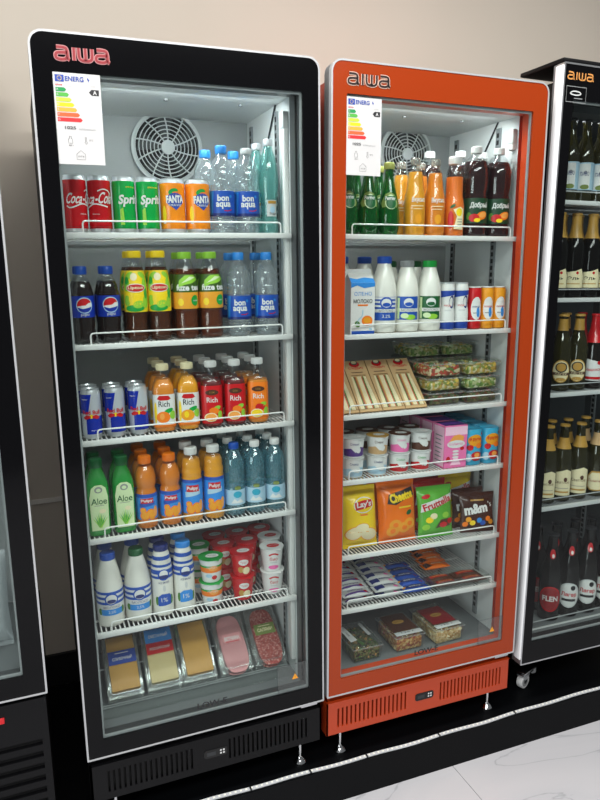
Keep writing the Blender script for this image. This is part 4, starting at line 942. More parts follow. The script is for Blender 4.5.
# sandwich pack standing on its lower end; front face towards -y
root = proto('sandwich', 'sandwich_pack', 'sandwich'); w, L, d = .0765, .194, .038
m = MB(); m.add([(-w/2, .004, 0), (w/2, .004, 0), (w/2, .006, 0), (-w/2, .006, 0), (-w/2, .004, L), (w/2, .004, L), (w/2, d, L), (-w/2, d, L)], [(3, 2, 1, 0), (4, 5, 6, 7), (0, 1, 5, 4), (2, 3, 7, 6), (1, 2, 6, 5), (3, 0, 4, 7)], 'kraft'); hole = [(-.033, .010), (.033, .010), (.025, .138), (-.025, .138)]
m.prism([(-w/2, 0), (w/2, 0), (w/2, L), (-w/2, L)], 0, .004, 'kraft', hole); s = plane((0, 0, 0)); m.oval(s, 0, .180, .018, .012, 'redcan', .0004, mx=1); m.oval(s, 0, .186, .012, .009, 'ink', .0006, mx=1); m.oval(s, 0, .187, .009, .006, 'cream', .0008, mx=1)
m.text(s, 'СЭНДВИЧ', 0, .163, .010, 'redcan', .0006, width=.050, bold=.02, mx=1); m.rect(s, -.020, .020, .146, .149, 'brown', .0004, mx=1); m.build('sleeve', root)
m = MB(); x = -.033
for wd, key in ((.015, 'bread'), (.003, 'leaf'), (.005, 'meatred'), (.004, 'cheese'), (.015, 'bread'), (.004, 'tomato'), (.004, 'leaf'), (.015, 'bread')):
    m.rbox(x, x+wd, .0012, .0038, .011, .133, key, .0008, 1); x += wd
m.build('filling', root); m = MB(); m.art(plane((0, -.0006, 0)), hole, 'film', 0, mx=1); m.build('film_window', root)

# clear salad tray
def chunks(mb, n, x0, x1, y0, y1, z0, z1, keys, r, rnd):
    for i in range(n):
        c = Vector((rnd.uniform(x0, x1), rnd.uniform(y0, y1), rnd.uniform(z0, z1))); rr = r*rnd.uniform(.6, 1.25)
        M = Matrix.Rotation(rnd.uniform(0, 6.3), 4, Vector((rnd.uniform(-1, 1), rnd.uniform(-1, 1), rnd.uniform(-1, 1))).normalized()) @ Matrix.Diagonal((1, rnd.uniform(.5, 1), rnd.uniform(.4, .9), 1))
        V = [(1, 0, 0), (-1, 0, 0), (0, 1, 0), (0, -1, 0), (0, 0, 1), (0, 0, -1)]; V += [(.6*a, .6*b, .6*e) for a in (-1, 1) for b in (-1, 1) for e in (-1, 1)]
        h = 6; idx = lambda a, b, e: h+(a > 0)*4+(b > 0)*2+(e > 0)
        F = []
        for ax, sg, q in ((0, 1, 0), (0, -1, 1), (1, 1, 2), (1, -1, 3), (2, 1, 4), (2, -1, 5)):
            o = [k for k in range(3) if k != ax]; ring = []
            for (p1, p2) in ((-1, -1), (1, -1), (1, 1), (-1, 1)):
                v = [0, 0, 0]; v[ax] = sg; v[o[0]] = p1; v[o[1]] = p2; ring.append(idx(*v))
            for i2 in range(4): F.append((q, ring[i2], ring[(i2+1) % 4]))
        mb.add([tuple(c+(M @ (Vector(v)*rr))) for v in V], F, rnd.choice(keys))
def tray(key, name, cat, w, d, h, keys, n, r, seed, art=None, lidh=.006, taper=.006, mass='mass_red'):
    root = proto(key, name, cat); rnd = random.Random(seed); t = taper
    m = MB(); a, b = w/2, d
    V = [(-a+t, t, 0), (a-t, t, 0), (a-t, b-t, 0), (-a+t, b-t, 0), (-a, 0, h), (a, 0, h), (a, b, h), (-a, b, h)]
    m.add(V, [(3, 2, 1, 0), (0, 1, 5, 4), (1, 2, 6, 5), (2, 3, 7, 6), (3, 0, 4, 7)], 'tray')
    m.tube([(-a, 0, h), (a, 0, h), (a, b, h), (-a, b, h)], .0026, 'trayrim', 6, closed=True); m.build('tray', root)
    l = MB(); l.rbox(-a+.002, a-.002, .002, b-.002, h, h+lidh, 'tray', .002, 1)
    if art: art(l, plane((0, 0, h+lidh), (1, 0, 0), (0, 1, 0), (0, 0, 1)), plane((0, -.0002, 0)))
    l.build('lid', root)
    f = MB(); f.rbox(-a+t*.6+.004, a-t*.6-.004, t*.6+.004, b-t*.6-.004, .002, h-.009, mass, .005)
    chunks(f, n, -a+t*.6+r, a-t*.6-r, t*.6+r, b-t*.6-r, r*1.5, h-r*.9, keys, r*1.12, rnd)
    q = f.build('food', root); q['kind'] = 'stuff'
    return root
tray('salad_red', 'salad_box', 'salad', .130, .120, .040, ['tomato', 'tomato', 'cream', 'bread', 'corn', 'leaf'], 170, .010, 1, mass='mass_red')
tray('salad_corn', 'salad_box', 'salad', .130, .120, .040, ['corn', 'leaf', 'cream', 'meatred', 'corn', 'palegreen'], 170, .010, 2, mass='mass_corn')
tray('salad_dark', 'salad_box', 'salad', .130, .120, .040, ['seed', 'meatred', 'leaf', 'brown'], 170, .010, 3, mass='mass_dark')
tray('salad_green', 'salad_box', 'salad', .130, .120, .040, ['leaf', 'cream', 'palegreen', 'corn', 'milk'], 170, .010, 4, mass='mass_green')
def nutart(u, k):
    def f(m, s, fr):
        m.rect(s, -.050, .050, .006, .028, 'white', .0004, mx=1); m.text(s, '125 г', .0, .021, .008, 'ink', .0007, width=.050, mx=1)
        m.rect(s, -.046, .046, .034, .142, k, .0003, mx=1); m.oval(s, 0, .090, .022, .012, 'gold', .0006, mx=1); m.text(s, 'ОРЕХИ', 0, .090, .008, 'brown', .0009, width=.030, mx=1)
    return f
def seedart(m, s, fr):
    m.art(s, [(-.044, .040), (-.018, .046), (-.026, .140), (-.046, .134)], 'white', .0004, mx=1)
    m.art(s, [(.030, .060), (.042, .064), (.040, .146), (.028, .140)], 'lightgrey', .0004, mx=1); m.text(s, 'микс', -.033, .09, .007, 'ink', .0007, rot=PI/2, mx=1)
tray('nuts_seed', 'snack_box', 'nuts', .108, .158, .050, ['seed', 'seed', 'leaf', 'seeddark', 'nut'], 620, .0066, 5, seedart, mass='mass_seed')
tray('nuts_mixed', 'snack_box', 'nuts', .112, .150, .054, ['nut', 'nut', 'meatred', 'cashew', 'meatred'], 560, .0072, 6, nutart(0, 'brown'), mass='mass_nuts')
tray('nuts_cashew', 'snack_box', 'nuts', .118, .170, .054, ['cashew', 'cashew', 'nut', 'cream'], 600, .0074, 7, nutart(0, 'darkred'), mass='mass_cashew')

# sliced cheese and ham packs: flat clear trays, art side up, long side along +y
def slices(key, food, lab, name='sliced_cheese_pack', cat='cheese', rounded=False, w=.104, L=.200, lz=.135):
    root = proto(key, name, cat); a = w/2
    m = MB(); m.rbox(-a, a, 0, L, 0, .003, 'trayrim', .0012, 1); m.prism(rrect(-a+.006, a-.006, .008, L-.008, .012, .012), 0, .017, 'trayrim', rrect(-a+.009, a-.009, .011, L-.011, .010, .010))
    m.v = m.v[:-112] + [(x, z, y) for x, y, z in m.v[-112:]] ; m.build('tray', root)
    f = MB()
    for k in range(6):
        o = .006*k; z0 = .003+.0021*k
        if rounded: P_ = [(.040*math.copysign(abs(math.cos(t))**.6, math.cos(t)), .112-o*1.6+.072*math.copysign(abs(math.sin(t))**.75, math.sin(t))) for t in [2*PI*i/36 for i in range(36)]]
        else: P_ = rrect(-.041, .041, .018, .188-o*2.0, .003, .003, 2)
        q = MB(); q.prism(P_, z0, z0+.002, food); f.add([(x, z, y) for x, y, z in q.v], [t[::-1] for t in q.f], food)
    f.build('slices', root)
    l = MB(); s = plane((0, 0, .0192), (1, 0, 0), (0, 1, 0), (0, 0, 1))
    l.box(-a+.002, a-.002, .003, L-.003, .0175, .0190, 'film')
    if lab: lab(l, s)
    l.build('film', root)
    return root
def lab1(m, s): m.rect(s, -.041, .041, .096, .138, 'flagblue', .0003, mx=1); m.text(s, 'СЛИВОЧНЫЙ', 0, .114, .012, 'white', .0007, width=.058, bold=.02, mx=1); m.rect(s, -.020, .020, .129, .131, 'white', .0006, mx=1)
slices('cheese_gold', 'cheese', lab1)
def lab2(m, s): m.rect(s, -.041, .041, .140, .184, 'skyblue', .0003, mx=1); m.rect(s, -.041, .041, .104, .140, 'red', .0003, mx=1); m.text(s, 'СМЕТАННЫЙ', 0, .162, .013, 'white', .0007, width=.060, bold=.02, mx=1); m.text(s, 'РОССИЙСКИЙ', 0, .122, .011, 'white', .0007, width=.062, bold=.02, mx=1)
slices('cheese_pale', 'palecheese', lab2); slices('cheese_plain', 'cheese', None)
def lab3(m, s): m.art(s, [(-.028, .088), (.028, .088), (.030, .118), (-.030, .118)], 'ham', .0003, mx=1); m.text(s, 'ВЕТЧИНА', 0, .102, .012, 'white', .0007, width=.050, bold=.03, mx=1); m.rect(s, -.022, .022, .090, .092, 'redcan', .0006, mx=1)
slices('ham_pack', 'ham', lab3, 'sliced_ham_pack', 'sliced meat', True)
def lab4(m, s): m.rect(s, -.034, .034, .092, .128, 'olivepaint', .0003, mx=1); m.text(s, 'САЛЯМИ', 0, .108, .012, 'cream', .0007, width=.050, bold=.02, mx=1); m.rect(s, -.020, .020, .120, .122, 'cream', .0006, mx=1)
slices('salami_pack', 'salami', lab4, 'sliced_salami_pack', 'sliced meat', True)
slices('cheese_green', 'palecheese', lambda m, s: m.rect(s, -.048, .048, .150, .196, 'green', .0003, mx=1)); slices('cheese_blue', 'palecheese', lambda m, s: m.rect(s, -.048, .048, .150, .196, 'blue', .0003, mx=1))

# drink cartons
m = MB(); w, d, h = .043, .034, .142
m.rbox(-w, w, 0, 2*d, 0, h, 'pinkbox', .0015, 1) if mat('pinkbox', '#ea74ac', .35) else None
s = plane((0, 0, 0)); m.rect(s, -w+.001, w-.001, h-.032, h-.004, 'palepink', .0004, mx=1) if mat('palepink', '#f6c6dc', .4) else None
m.art(s, [(-.028, .088), (-.010, .108), (.010, .112), (.030, .104), (.028, .090), (0, .084)], 'peach', .0006, mx=1); m.oval(s, 0, .080, .034, .013, 'white', .0008, mx=1); m.text(s, 'Клубничка', 0, .080, .012, 'pink', .0011, width=.052, mx=1)
for v in (.056, .046, .036): m.oval(s, .0, v, .012, .004, 'white', .0006, mx=1)
m.art(s, [(-.020, .010), (.022, .010), (.008, .034), (-.006, .034)], 'palepink', .0006, mx=1); m.oval(s, .024, .064, .008, .006, 'redcan', .0006, mx=1); m.oval(s, -.028, .030, .008, .010, 'redcan', .0006, mx=1)
sd = plane((-w, 0, 0), (0, -1, 0), (0, 0, 1), (-1, 0, 0)); m.rect(sd, -2*d+.004, -.004, .006, h-.006, 'palepink', .0004, mx=1)
for k in range(7): m.rect(sd, -.054, -.014-.004*(k % 3), .020+.014*k, .024+.014*k, 'grey', .0006, mx=1)
m.rect(plane((0, 0, h), (1, 0, 0), (0, 1, 0), (0, 0, 1)), -w+.003, w-.003, .006, 2*d-.006, 'purple', .0004, mx=1)
solo('pink_carton', m, 'drink_carton', 'carton')
pr = [(.030, 0, 3.2), (.0312, .002, 3.2), (.0312, .118, 3.2), (.0300, .121, 3.0), (.001, .1225, 2.0)]
m = MB(); p = Prof(pr); mat('cyanbox', '#3aa8cf', .35); m.lathe(p, 'cyanbox', 32, top=False); s = p.smap(.031)
m.oval(s, -.002, .084, .024, .020, 'amber', .0008); m.text(s, 'фруто', -.002, .088, .014, 'red', .0012, width=.040, bold=.03); m.oval(s, .012, .066, .011, .009, 'orange', .0009); m.oval(s, -.018, .060, .010, .010, 'redcan', .0009)
m.oval(s, .004, .030, .020, .016, 'red', .0008); m.oval(s, .006, .034, .010, .008, 'peach', .0010); m.oval(s, -.022, .026, .010, .014, 'paleblue', .0008); m.oval(s, .026, .106, .008, .006, 'redcan', .0008); m.oval(s, .030, .05, .008, .018, 'skyblue', .0008)
solo('cyan_carton', m, 'drink_carton', 'carton')

# beer
def beer(key, prof, glass, capc, lab, foil=None, neck=None):
    root = proto(key, 'beer_bottle', 'beer bottle'); p = Prof(prof); H = p.p[-1][1]; r = p.p[-1][0]
    MB().lathe(p, glass, 24).build('bottle', root)
    m = MB(); m.lathe(Prof([(r+.0022, H-.006), (r+.0028, H-.005), (r+.0018, H+.001), (r*.8, H+.002)]), capc, 21); m.build('cap', root)
    m = MB(); lab(m, p)
    if foil: m.band(p, foil[0], foil[1], foil[2], .0006)
    m.build('label', root)
    return root
std = [(.024, 0), (.0295, .003), (.0305, .012), (.0305, .130), (.0290, .145), (.0220, .168), (.0155, .188), (.0135, .210), (.0128, .232), (.0135, .236)]
def sc(k, pr=std): return [(r*1.12, z*k) for r, z in pr]
def lb_white(m, p):
    m.band(p, .040, .128, 'paleblue', .0005); s = p.smap(.0305); m.rect(s, -.018, .018, .044, .124, 'white', .0008); m.text(s, 'пиво', 0, .092, .013, 'navy', .0012, width=.028); m.oval(s, .002, .050, .014, .008, 'olivepaint', .0011); m.oval(s, .002, .096, .006, .006, 'grey', .0011)
beer('beer_blue', [(r, z*1.12) for r, z in std], 'olive', 'darkmetal', lb_white, None)
def lb_cream(m, p):
    s = p.smap(.0305); m.art(s, [(-.034, .034), (.034, .034), (.034, .072), (.024, .098), (.004, .090), (-.034, .084)], 'cream', .0006); m.text(s, 'Эль', .0, .066, .012, 'ink', .0010, width=.036, bold=.02); m.oval(s, .010, .084, .004, .005, 'redcan', .0010); m.rect(s, -.020, .020, .046, .049, 'gold', .0010)
beer('beer_gold', sc(1.19), 'darkglass', 'gold', lb_cream, (.200, .276, 'gold'))
def lb_arch(m, p):
    s = p.smap(.0305); m.oval(s, 0, .070, .028, .040, 'gold', .0006); m.oval(s, 0, .070, .025, .036, 'cream', .0009); m.oval(s, 0, .084, .018, .018, 'ink', .0011); m.oval(s, 0, .084, .014, .014, 'gold', .0013); m.rect(s, -.026, .026, .056, .066, 'brown', .0013); m.text(s, 'ЛАГЕР', 0, .061, .007, 'cream', .0017, width=.036); m.oval(s, 0, .042, .014, .006, 'gold', .0011)
beer('beer_arch', sc(1.12), 'olive', 'gold', lb_arch, (.210, .250, 'gold'))
def lb_redw(m, p):
    s = p.smap(.0305); m.art(s, [(-.032, .030), (.032, .030), (.032, .094), (-.032, .110)], 'white', .0006); m.text(s, 'Чешское', 0, .070, .011, 'redcan', .0010, width=.048, bold=.02, rot=.08); m.oval(s, .016, .094, .007, .007, 'redcan', .0010); m.rect(s, -.024, .024, .034, .044, 'redcan', .0010)
beer('beer_red', sc(1.12), 'brownglass', 'redcan', lb_redw, (.165, .262, 'redcan'))
def lb_paper(m, p):
    s = p.smap(.0305); m.art(s, [(-.032, .024), (.032, .024), (.032, .112), (.012, .122), (-.032, .104)], 'cream', .0006); m.text(s, 'Светлое', 0, .074, .011, 'brown', .0010, width=.046); m.oval(s, .010, .084, .006, .008, 'brown', .0010); m.rect(s, -.024, .024, .034, .040, 'gold', .0010); m.rect(s, -.022, .022, .050, .052, 'grey', .0010)
beer('beer_paper', sc(1.19), 'olive', 'gold', lb_paper, (.195, .235, 'gold'))
def lb_hex(m, p):
    s = p.smap(.0305); m.art(s, [(-.030, .036), (-.018, .024), (.018, .024), (.030, .036), (.030, .078), (.016, .098), (-.016, .098), (-.030, .078)], 'gold', .0006); m.art(s, [(-.026, .038), (-.016, .028), (.016, .028), (.026, .038), (.026, .076), (.014, .092), (-.014, .092), (-.026, .076)], 'cream', .0009); m.text(s, 'Пшеничное', 0, .062, .010, 'darkred', .0012, width=.046)
beer('beer_hex', sc(1.20), 'olive', 'gold', lb_hex, (.195, .240, 'kraft'))
def lb_round(base, txt, tc):
    def f(m, p):
        s = p.smap(.0305); m.oval(s, 0, .090, .033, .050, base, .0006); m.oval(s, 0, .090, .029, .045, 'white' if base != 'redcan' else 'darkred', .0008); m.text(s, txt, 0, .092, .020, tc, .0012, width=.044, bold=.03)
        if base != 'redcan': m.rect(s, -.020, .020, .066, .076, 'ink', .0011); m.oval(s, .010, .120, .007, .010, 'ink', .0011)
        m.oval(s, 0, .262, .014, .018, 'redcan', .0006); m.oval(s, .002, .255, .006, .007, 'white', .0009)
    return f
beer('beer_round_red', [(r*1.28, z*1.42) for r, z in std], 'darkglass', 'ink', lb_round('redcan', 'FLEN', 'white')); beer('beer_round_white', [(r*1.28, z*1.42) for r, z in std], 'darkglass', 'ink', lb_round('lightgrey', 'Лагер', 'redcan'))
# ------------------------------------------------------------------ stocking the black fridge
Y = .135
def row(key, fr, sh, x, ys, labels, group=None, dx=0.0, yaw=0.0):
    """things one behind the other; labels front to back"""
    for i, (y, lb) in enumerate(zip(ys, labels)): put(key, fr, sh, x+dx*i, y, lb, group, yaw)
BK = 'of the black fridge'
# top shelf
put('coke_a', 'B', 0, .086, Y, 'leftmost red cola can on the top shelf of the black fridge'); put('coke_b', 'B', 0, .146, Y, 'second red cola can, beside a green lemonade can')
put('sprite_a', 'B', 0, .207, Y, 'green lemonade can standing next to a red cola can'); put('sprite_b', 'B', 0, .268, Y, 'green lemonade can standing next to an orange soda can')
put('fanta_a', 'B', 0, .334, Y, 'orange soda can right of the green lemonade cans'); put('fanta_b', 'B', 0, .4015, Y, 'orange soda can beside the clear water bottle on the top shelf')
put('bon', 'B', 0, .4705, Y, 'blue-capped clear water bottle next to the orange soda cans', yaw=-14)
put('bon_clearcap', 'B', 0, .5412, Y, 'clear water bottle with a colourless cap, blue label, top shelf', yaw=-15)
put('bon', 'B', 0, .448, Y+.085, 'blue-capped water bottle in the second row, behind the orange soda cans'); put('bon', 'B', 0, .530, Y+.085, 'blue-capped water bottle in the second row, behind the colourless-capped one')
put('turq', 'B', 0, .6045, Y, 'turquoise waisted water bottle with white cap, front right of top shelf'); put('turq', 'B', 0, .596, Y+.078, 'turquoise water bottle standing behind the front turquoise one')
# second shelf
g = 'cola and tea bottles on the second shelf of the black fridge'
row('pepsi', 'B', 1, .086, (Y, Y+.07), ('leftmost front cola bottle with blue label and round red-white-blue emblem', 'cola bottle behind the leftmost front cola bottle'))
row('pepsi', 'B', 1, .152, (Y, Y+.07), ('front cola bottle with blue label beside the yellow-capped tea', 'cola bottle behind the one beside the yellow-capped tea'))
row('lipton', 'B', 1, .223, (Y, Y+.075), ('front lemon iced tea with yellow cap, next to the cola bottles', 'yellow-capped iced tea behind the one next to the cola bottles'), yaw=-7)
row('lipton', 'B', 1, .286, (Y, Y+.075), ('front lemon iced tea with yellow cap, next to green-capped tea', 'yellow-capped iced tea behind the one next to green-capped tea'), yaw=-9)
row('fuze', 'B', 1, .358, (Y, Y+.08), ('front green-capped iced tea with orange label band, next to yellow-capped tea', 'green-capped iced tea behind the one next to yellow-capped tea'), yaw=3)
row('fuze', 'B', 1, .428, (Y, Y+.08), ('front green-capped iced tea with orange label band, beside water bottle', 'green-capped iced tea behind the one beside the water bottle'), yaw=3)
row('bon', 'B', 1, .510, (Y, Y+.08), ('front clear water bottle with blue cap, beside the green-capped tea', 'clear water bottle behind the one beside the green-capped tea'), yaw=-16, dx=-.004)
row('bon', 'B', 1, .592, (Y, Y+.08), ('front clear water bottle at the right end of the second shelf', 'clear water bottle behind the right-end one on the second shelf'), yaw=-17, dx=-.006)
# third shelf
for x, wd in ((.087, 'leftmost'), (.149, 'middle'), (.211, 'rightmost')):
    row('bull', 'B', 2, x, (.128, .186), ('blue and silver energy drink can, %s of the front three' % wd, 'energy drink can behind the %s front energy drink can' % wd), 'energy drink cans')
def three(key, x, kind, ref, sh, ys=(.130, .198, .266), yaw=0, g=None):
    row(key, 'B', sh, x, ys, ('%s, front one %s' % (kind, ref), '%s, second in the line %s' % (kind, ref), '%s, rearmost in the line %s' % (kind, ref)), g, yaw=yaw)
three('rich_peach', .282, 'peach juice bottle with cream cap', 'next to the energy drinks', 2, yaw=-9)
three('rich_orange', .350, 'orange juice bottle with white fruit label', 'left of the red-labelled juices', 2, yaw=-9)
three('rich_red', .418, 'red-labelled juice bottle with white cap', 'next to the orange juice', 2, yaw=-11); three('rich_red', .487, 'red-labelled juice bottle with white cap', 'next to the orange-labelled juice', 2, yaw=-12)
three('rich_grape', .556, 'orange-labelled citrus juice bottle with white cap', 'at the right shelf end', 2, yaw=-14)
# fourth shelf
row('aloe', 'B', 3, .087, (.130, .200), ('green aloe drink bottle, front one at the left shelf end', 'green aloe drink bottle behind the leftmost front aloe bottle'), yaw=2)
row('aloe', 'B', 3, .155, (.130, .200), ('green aloe drink bottle, front one beside the orange-capped drinks', 'green aloe drink bottle behind the one beside the orange-capped drinks'), yaw=2)
three('pulp_orange', .219, 'orange pulp drink with orange cap', 'next to the aloe', 3, yaw=-6); three('pulp_orange', .287, 'orange pulp drink with orange cap', 'next to the white-capped drinks', 3, yaw=-8)
row('pulp_white', 'B', 3, .350, (.130, .198), ('white-capped pulp drink, front one beside the orange-capped drinks', 'white-capped pulp drink behind the one beside the orange-capped drinks'), yaw=-8)
row('pulp_white', 'B', 3, .415, (.130, .198), ('white-capped pulp drink, front one beside the blue-capped water', 'white-capped pulp drink behind the one beside the blue-capped water'), yaw=-9)
put('min_blue', 'B', 3, .478, .130, 'the one blue-capped pale teal mineral water bottle among white-capped ones')
for y, w in ((.198, 'right behind'), (.266, 'two places behind')): put('min_white', 'B', 3, .4785, y, 'white-capped mineral water bottle %s the blue-capped one' % w)
three('min_white', .5415, 'white-capped mineral water bottle', 'beside the blue-capped one', 3, yaw=-12); three('min_white', .6045, 'white-capped mineral water bottle', 'at the right shelf end', 3, yaw=-14)
# fifth shelf
row('milk_blue', 'B', 4, .1025, (.142, .222), ('white milk bottle with blue cap, front left on the fifth shelf', 'blue-capped milk bottle behind the front blue-capped milk bottle'))
put('milk_green', 'B', 4, .181, .142, 'white milk bottle with dark green cap and blue striped label'); put('milk_blue', 'B', 4, .181, .222, 'blue-capped milk bottle behind the green-capped milk bottle')
row('kefir_dark', 'B', 4, .252, (.140, .205), ('ringed blue and white kefir bottle with dark navy cap', 'navy-capped kefir bottle behind the front navy-capped one'))
row('kefir_light', 'B', 4, .316, (.140, .205), ('ringed blue and white kefir bottle with light blue cap', 'light-blue-capped kefir bottle behind the front light-blue-capped one'))
for (k, x, col) in (('cup_green', .399, 'green-lidded yogurt cup'), ('cup_red', .496, 'bright red yogurt cup'), ('cup_white', .592, 'white yogurt cup with red print')):
    for j, nm in ((0, 'lower'), (1, 'upper')): put(k, 'B', 4, x, .140, '%s, %s one of the front stack' % (col, nm), dz=.0755*j, yaw=-8)
for j, nm in ((0, 'bottom'), (1, 'top')):
    put('cup_green', 'B', 4, .383, .241, 'green-lidded yogurt cup, %s one of the second stack back' % nm, dz=.0755*j); put('cup_white', 'B', 4, .6125, .222, 'white yogurt cup, %s one of the second stack back' % nm, dz=.0755*j)
    put('cup_red', 'B', 4, .4575, .222, 'red yogurt cup, %s of the stack behind, left of centre' % nm, dz=.0755*j); put('cup_red', 'B', 4, .535, .222, 'red yogurt cup, %s of the stack behind, beside white cups' % nm, dz=.0755*j)
for x, w in ((.450, 'left'), (.5265, 'middle'), (.603, 'right')):
    for j, nm in ((0, 'bottom'), (1, 'top')): put('cup_red', 'B', 4, x, .300, 'red yogurt cup, %s of the rear %s stack' % (nm, w), dz=.0755*j)
# sliced cheese and meat leaning on the bottom rack
rk = MB(); tilt = math.radians(37); x0, x1 = .060, .640; zb = FR['B']['zb']
def sl(x, a): return (x, .155+a*math.cos(tilt), zb+.012+a*math.sin(tilt)-.0045)
for i in range(16): xx = x0+(x1-x0)*i/15; rk.tube([sl(xx, -.004), sl(xx, .225)], .0018, 'greywire', 5)
for a in (.0, .11, .222): rk.tube([sl(x0, a), sl(x1, a)], .0024, 'greywire', 6)
for xx in (x0, x1): rk.tube([sl(xx, .222), (xx, .155+.222*math.cos(tilt), zb+.003), (xx, .150, zb+.003), sl(xx, 0)], .0024, 'greywire', 6)
rk.tube([(x0, .1515, zb+.003), (x1, .1515, zb+.003)], .0024, 'greywire', 6)
r_ = rk.build('display_rack'); tag(r_, 'sloping wire rack carrying the sliced cheese and meat packs', 'rack')
lp = MB(); lp.rbox(.052, .650, .098, .103, zb+.0005, zb+.052, 'tray', .001, 1); tag(lp.build('shelf_guard'), 'low clear plastic guard standing in front of the cheese packs', 'guard')
def lean(key, x, label, n, rot=0):
    put(key, 'B', None, x, .155, label, dz=.012, pre=Matrix.Translation((0, -.0205*n*math.sin(tilt)*0, 0)) @ Matrix.Rotation(tilt, 4, 'X') @ Matrix.Translation((0, .0, .0205*n+.0006)) @ Matrix.Rotation(math.radians(rot), 4, 'Z'))
for k, x, lb, under in (('cheese_gold', .131, 'sliced yellow cheese pack with dark blue label band', 'yellow cheese pack lying under the blue-banded front pack'), ('cheese_pale', .247, 'pale sliced cheese pack with sky blue and red label', 'pale cheese pack lying under the blue and red labelled pack'), ('cheese_plain', .356, 'sliced yellow cheese pack without a label', 'cheese pack lying under the unlabelled cheese pack'), ('ham_pack', .475, 'sliced pink ham pack with rounded slices', 'ham pack lying under the front ham pack'), ('salami_pack', .588, 'sliced speckled salami pack with olive label', 'salami pack lying under the front salami pack')):
    lean({'cheese_plain': 'cheese_green', 'cheese_pale': 'cheese_blue'}.get(k, k), x-.002, under, 0); lean(k, x, lb, 1, {'.': 0}.get(k, 0))

# ------------------------------------------------------------------ stocking the orange fridge
def oput(key, sh, wx, y, label, group=None, yaw=0, dz=0, pre=None):
    z = FR['O']['shelves'][sh][0] if sh is not None else FR['O']['zb']
    y -= .022; wx = -.0542+(wx+.0542)*.9884; dz += .0012 if sh is None else 0
    return put(key, 'O', sh, wx-.7149-.0121*z, y, label, group, yaw, dz, pre)
def orow(key, sh, wx, ys, labels, dx=0, yaw=0):
    for i, (y, lb) in enumerate(zip(ys, labels)): oput(key, sh, wx+dx*i, y, lb, None, yaw)
orow('perrier', 0, .846, (Y, Y+.08), yaw=-16, labels=('leftmost green sparkling water bottle, half hidden by the orange frame', 'green sparkling water bottle behind the leftmost one'))
orow('perrier', 0, .914, (Y, Y+.08), yaw=-18, labels=('middle green sparkling water bottle, its neck behind the energy label', 'green sparkling water bottle behind the middle front one'))
orow('perrier', 0, .983, (Y, Y+.08), yaw=-20, labels=('front green sparkling water bottle with visible gold cap, beside yellow juice', 'green sparkling water bottle behind the gold-capped front one'), dx=.008)
orow('glass_yellow', 0, 1.073, (Y, Y+.085), ('yellow juice in a glass bottle beside the green bottles', 'yellow juice bottle behind the one beside the green bottles'), yaw=-15)
orow('glass_orange', 0, 1.143, (Y, Y+.085), ('orange-yellow juice in a glass bottle beside the carafe-shaped juice', 'orange-yellow juice bottle behind the one beside the carafe-shaped juice'), yaw=-17)
oput('carrot', 0, 1.2095, .130, 'deep orange juice in a wide-necked bottle with white cap', yaw=-15); oput('dark_soda', 0, 1.205, .270, 'dark soda bottle standing behind the deep orange juice')
orow('dark_soda', 0, 1.289, (Y, Y+.090), ('dark soda bottle with green label, front, beside deep orange juice', 'dark soda bottle second in the middle dark line'), dx=.002, yaw=-20)
orow('dark_soda', 0, 1.374, (Y, Y+.090), ('dark soda bottle with green label at the right shelf end', 'dark soda bottle behind the right-end dark soda'), dx=.003, yaw=-22)
# milk shelf
oput('carton', 1, .886, .136, 'white milk carton with blue wave top and orange fruit picture', yaw=-8)
oput('milk_b', 1, .868, .225, 'blue-capped milk bottle standing behind the milk carton, left one'); oput('milk_b', 1, .948, .225, 'blue-capped milk bottle behind the gap between carton and front bottle')
oput('milk_b', 1, .971, Y+.002, 'tall front milk bottle with bright blue cap and blue label', yaw=-18); oput('milk_g', 1, 1.050, Y+.002, 'front milk bottle with grey cap, blue and green label', yaw=-20); oput('milk_n', 1, 1.131, Y+.002, 'front milk bottle with bright green cap and green label', yaw=-22)
oput('milk_d', 1, 1.038, .225, 'dark green capped milk bottle behind the grey-capped one'); oput('milk_d', 1, 1.130, .225, 'dark green capped milk bottle behind the bright green-capped one')
oput('mini_white', 1, 1.195, .130, 'small white and blue drinking yogurt beside the green-capped milk', yaw=-20); oput('mini_white', 1, 1.247, .130, 'small white and blue drinking yogurt beside the red one', yaw=-20)
oput('mini_red', 1, 1.298, .130, 'small red drinking yogurt with white oval label', yaw=-22); oput('mini_yellow', 1, 1.3455, .130, 'small yellow drinking yogurt next to the red one', yaw=-24); oput('mini_yellow', 1, 1.393, .130, 'small yellow drinking yogurt at the right shelf end', yaw=-24)
for i, wx in enumerate((1.20, 1.253)): oput('mini_white', 1, wx, .188, 'white drinking yogurt behind the %s white one' % ('first', 'second')[i])
# sandwiches and salads
for wx, nm in ((.834, 'leftmost kraft sandwich pack, mostly hidden by the orange frame'), (.9145, 'second kraft sandwich pack from the left, leaning back'), (.995, 'third kraft sandwich pack from the left, leaning back'), (1.0755, 'rightmost kraft sandwich pack, beside the clear salad boxes')):
    oput('sandwich', 2, wx, .100, nm, dz=.0045, pre=Matrix.Rotation(math.radians(-45), 4, 'X'))
sb = MB(); f = FR['O']; zs = f['shelves'][2][0]
wx0, wx1 = .785-.7149-.011, 1.090-.7149-.011
for xx in (wx0, (wx0+wx1)/2, wx1):
    sb.tube([(xx, .150, zs+.002), (xx, .276, zs+.002), (xx, .276, zs+.112)], .002, 'greywire', 6)
sb.tube([(wx0, .276, zs+.112), (wx1, .276, zs+.112)], .002, 'greywire', 6); sb.tube([(wx0, .276, zs+.002), (wx1, .276, zs+.002)], .002, 'greywire', 6); sb.tube([(wx0, .150, zs+.002), (wx1, .150, zs+.002)], .002, 'greywire', 6)
so = sb.build('back_rest'); so.matrix_world = f['E']; tag(so, 'wire rest holding up the leaning sandwich packs', 'rack')
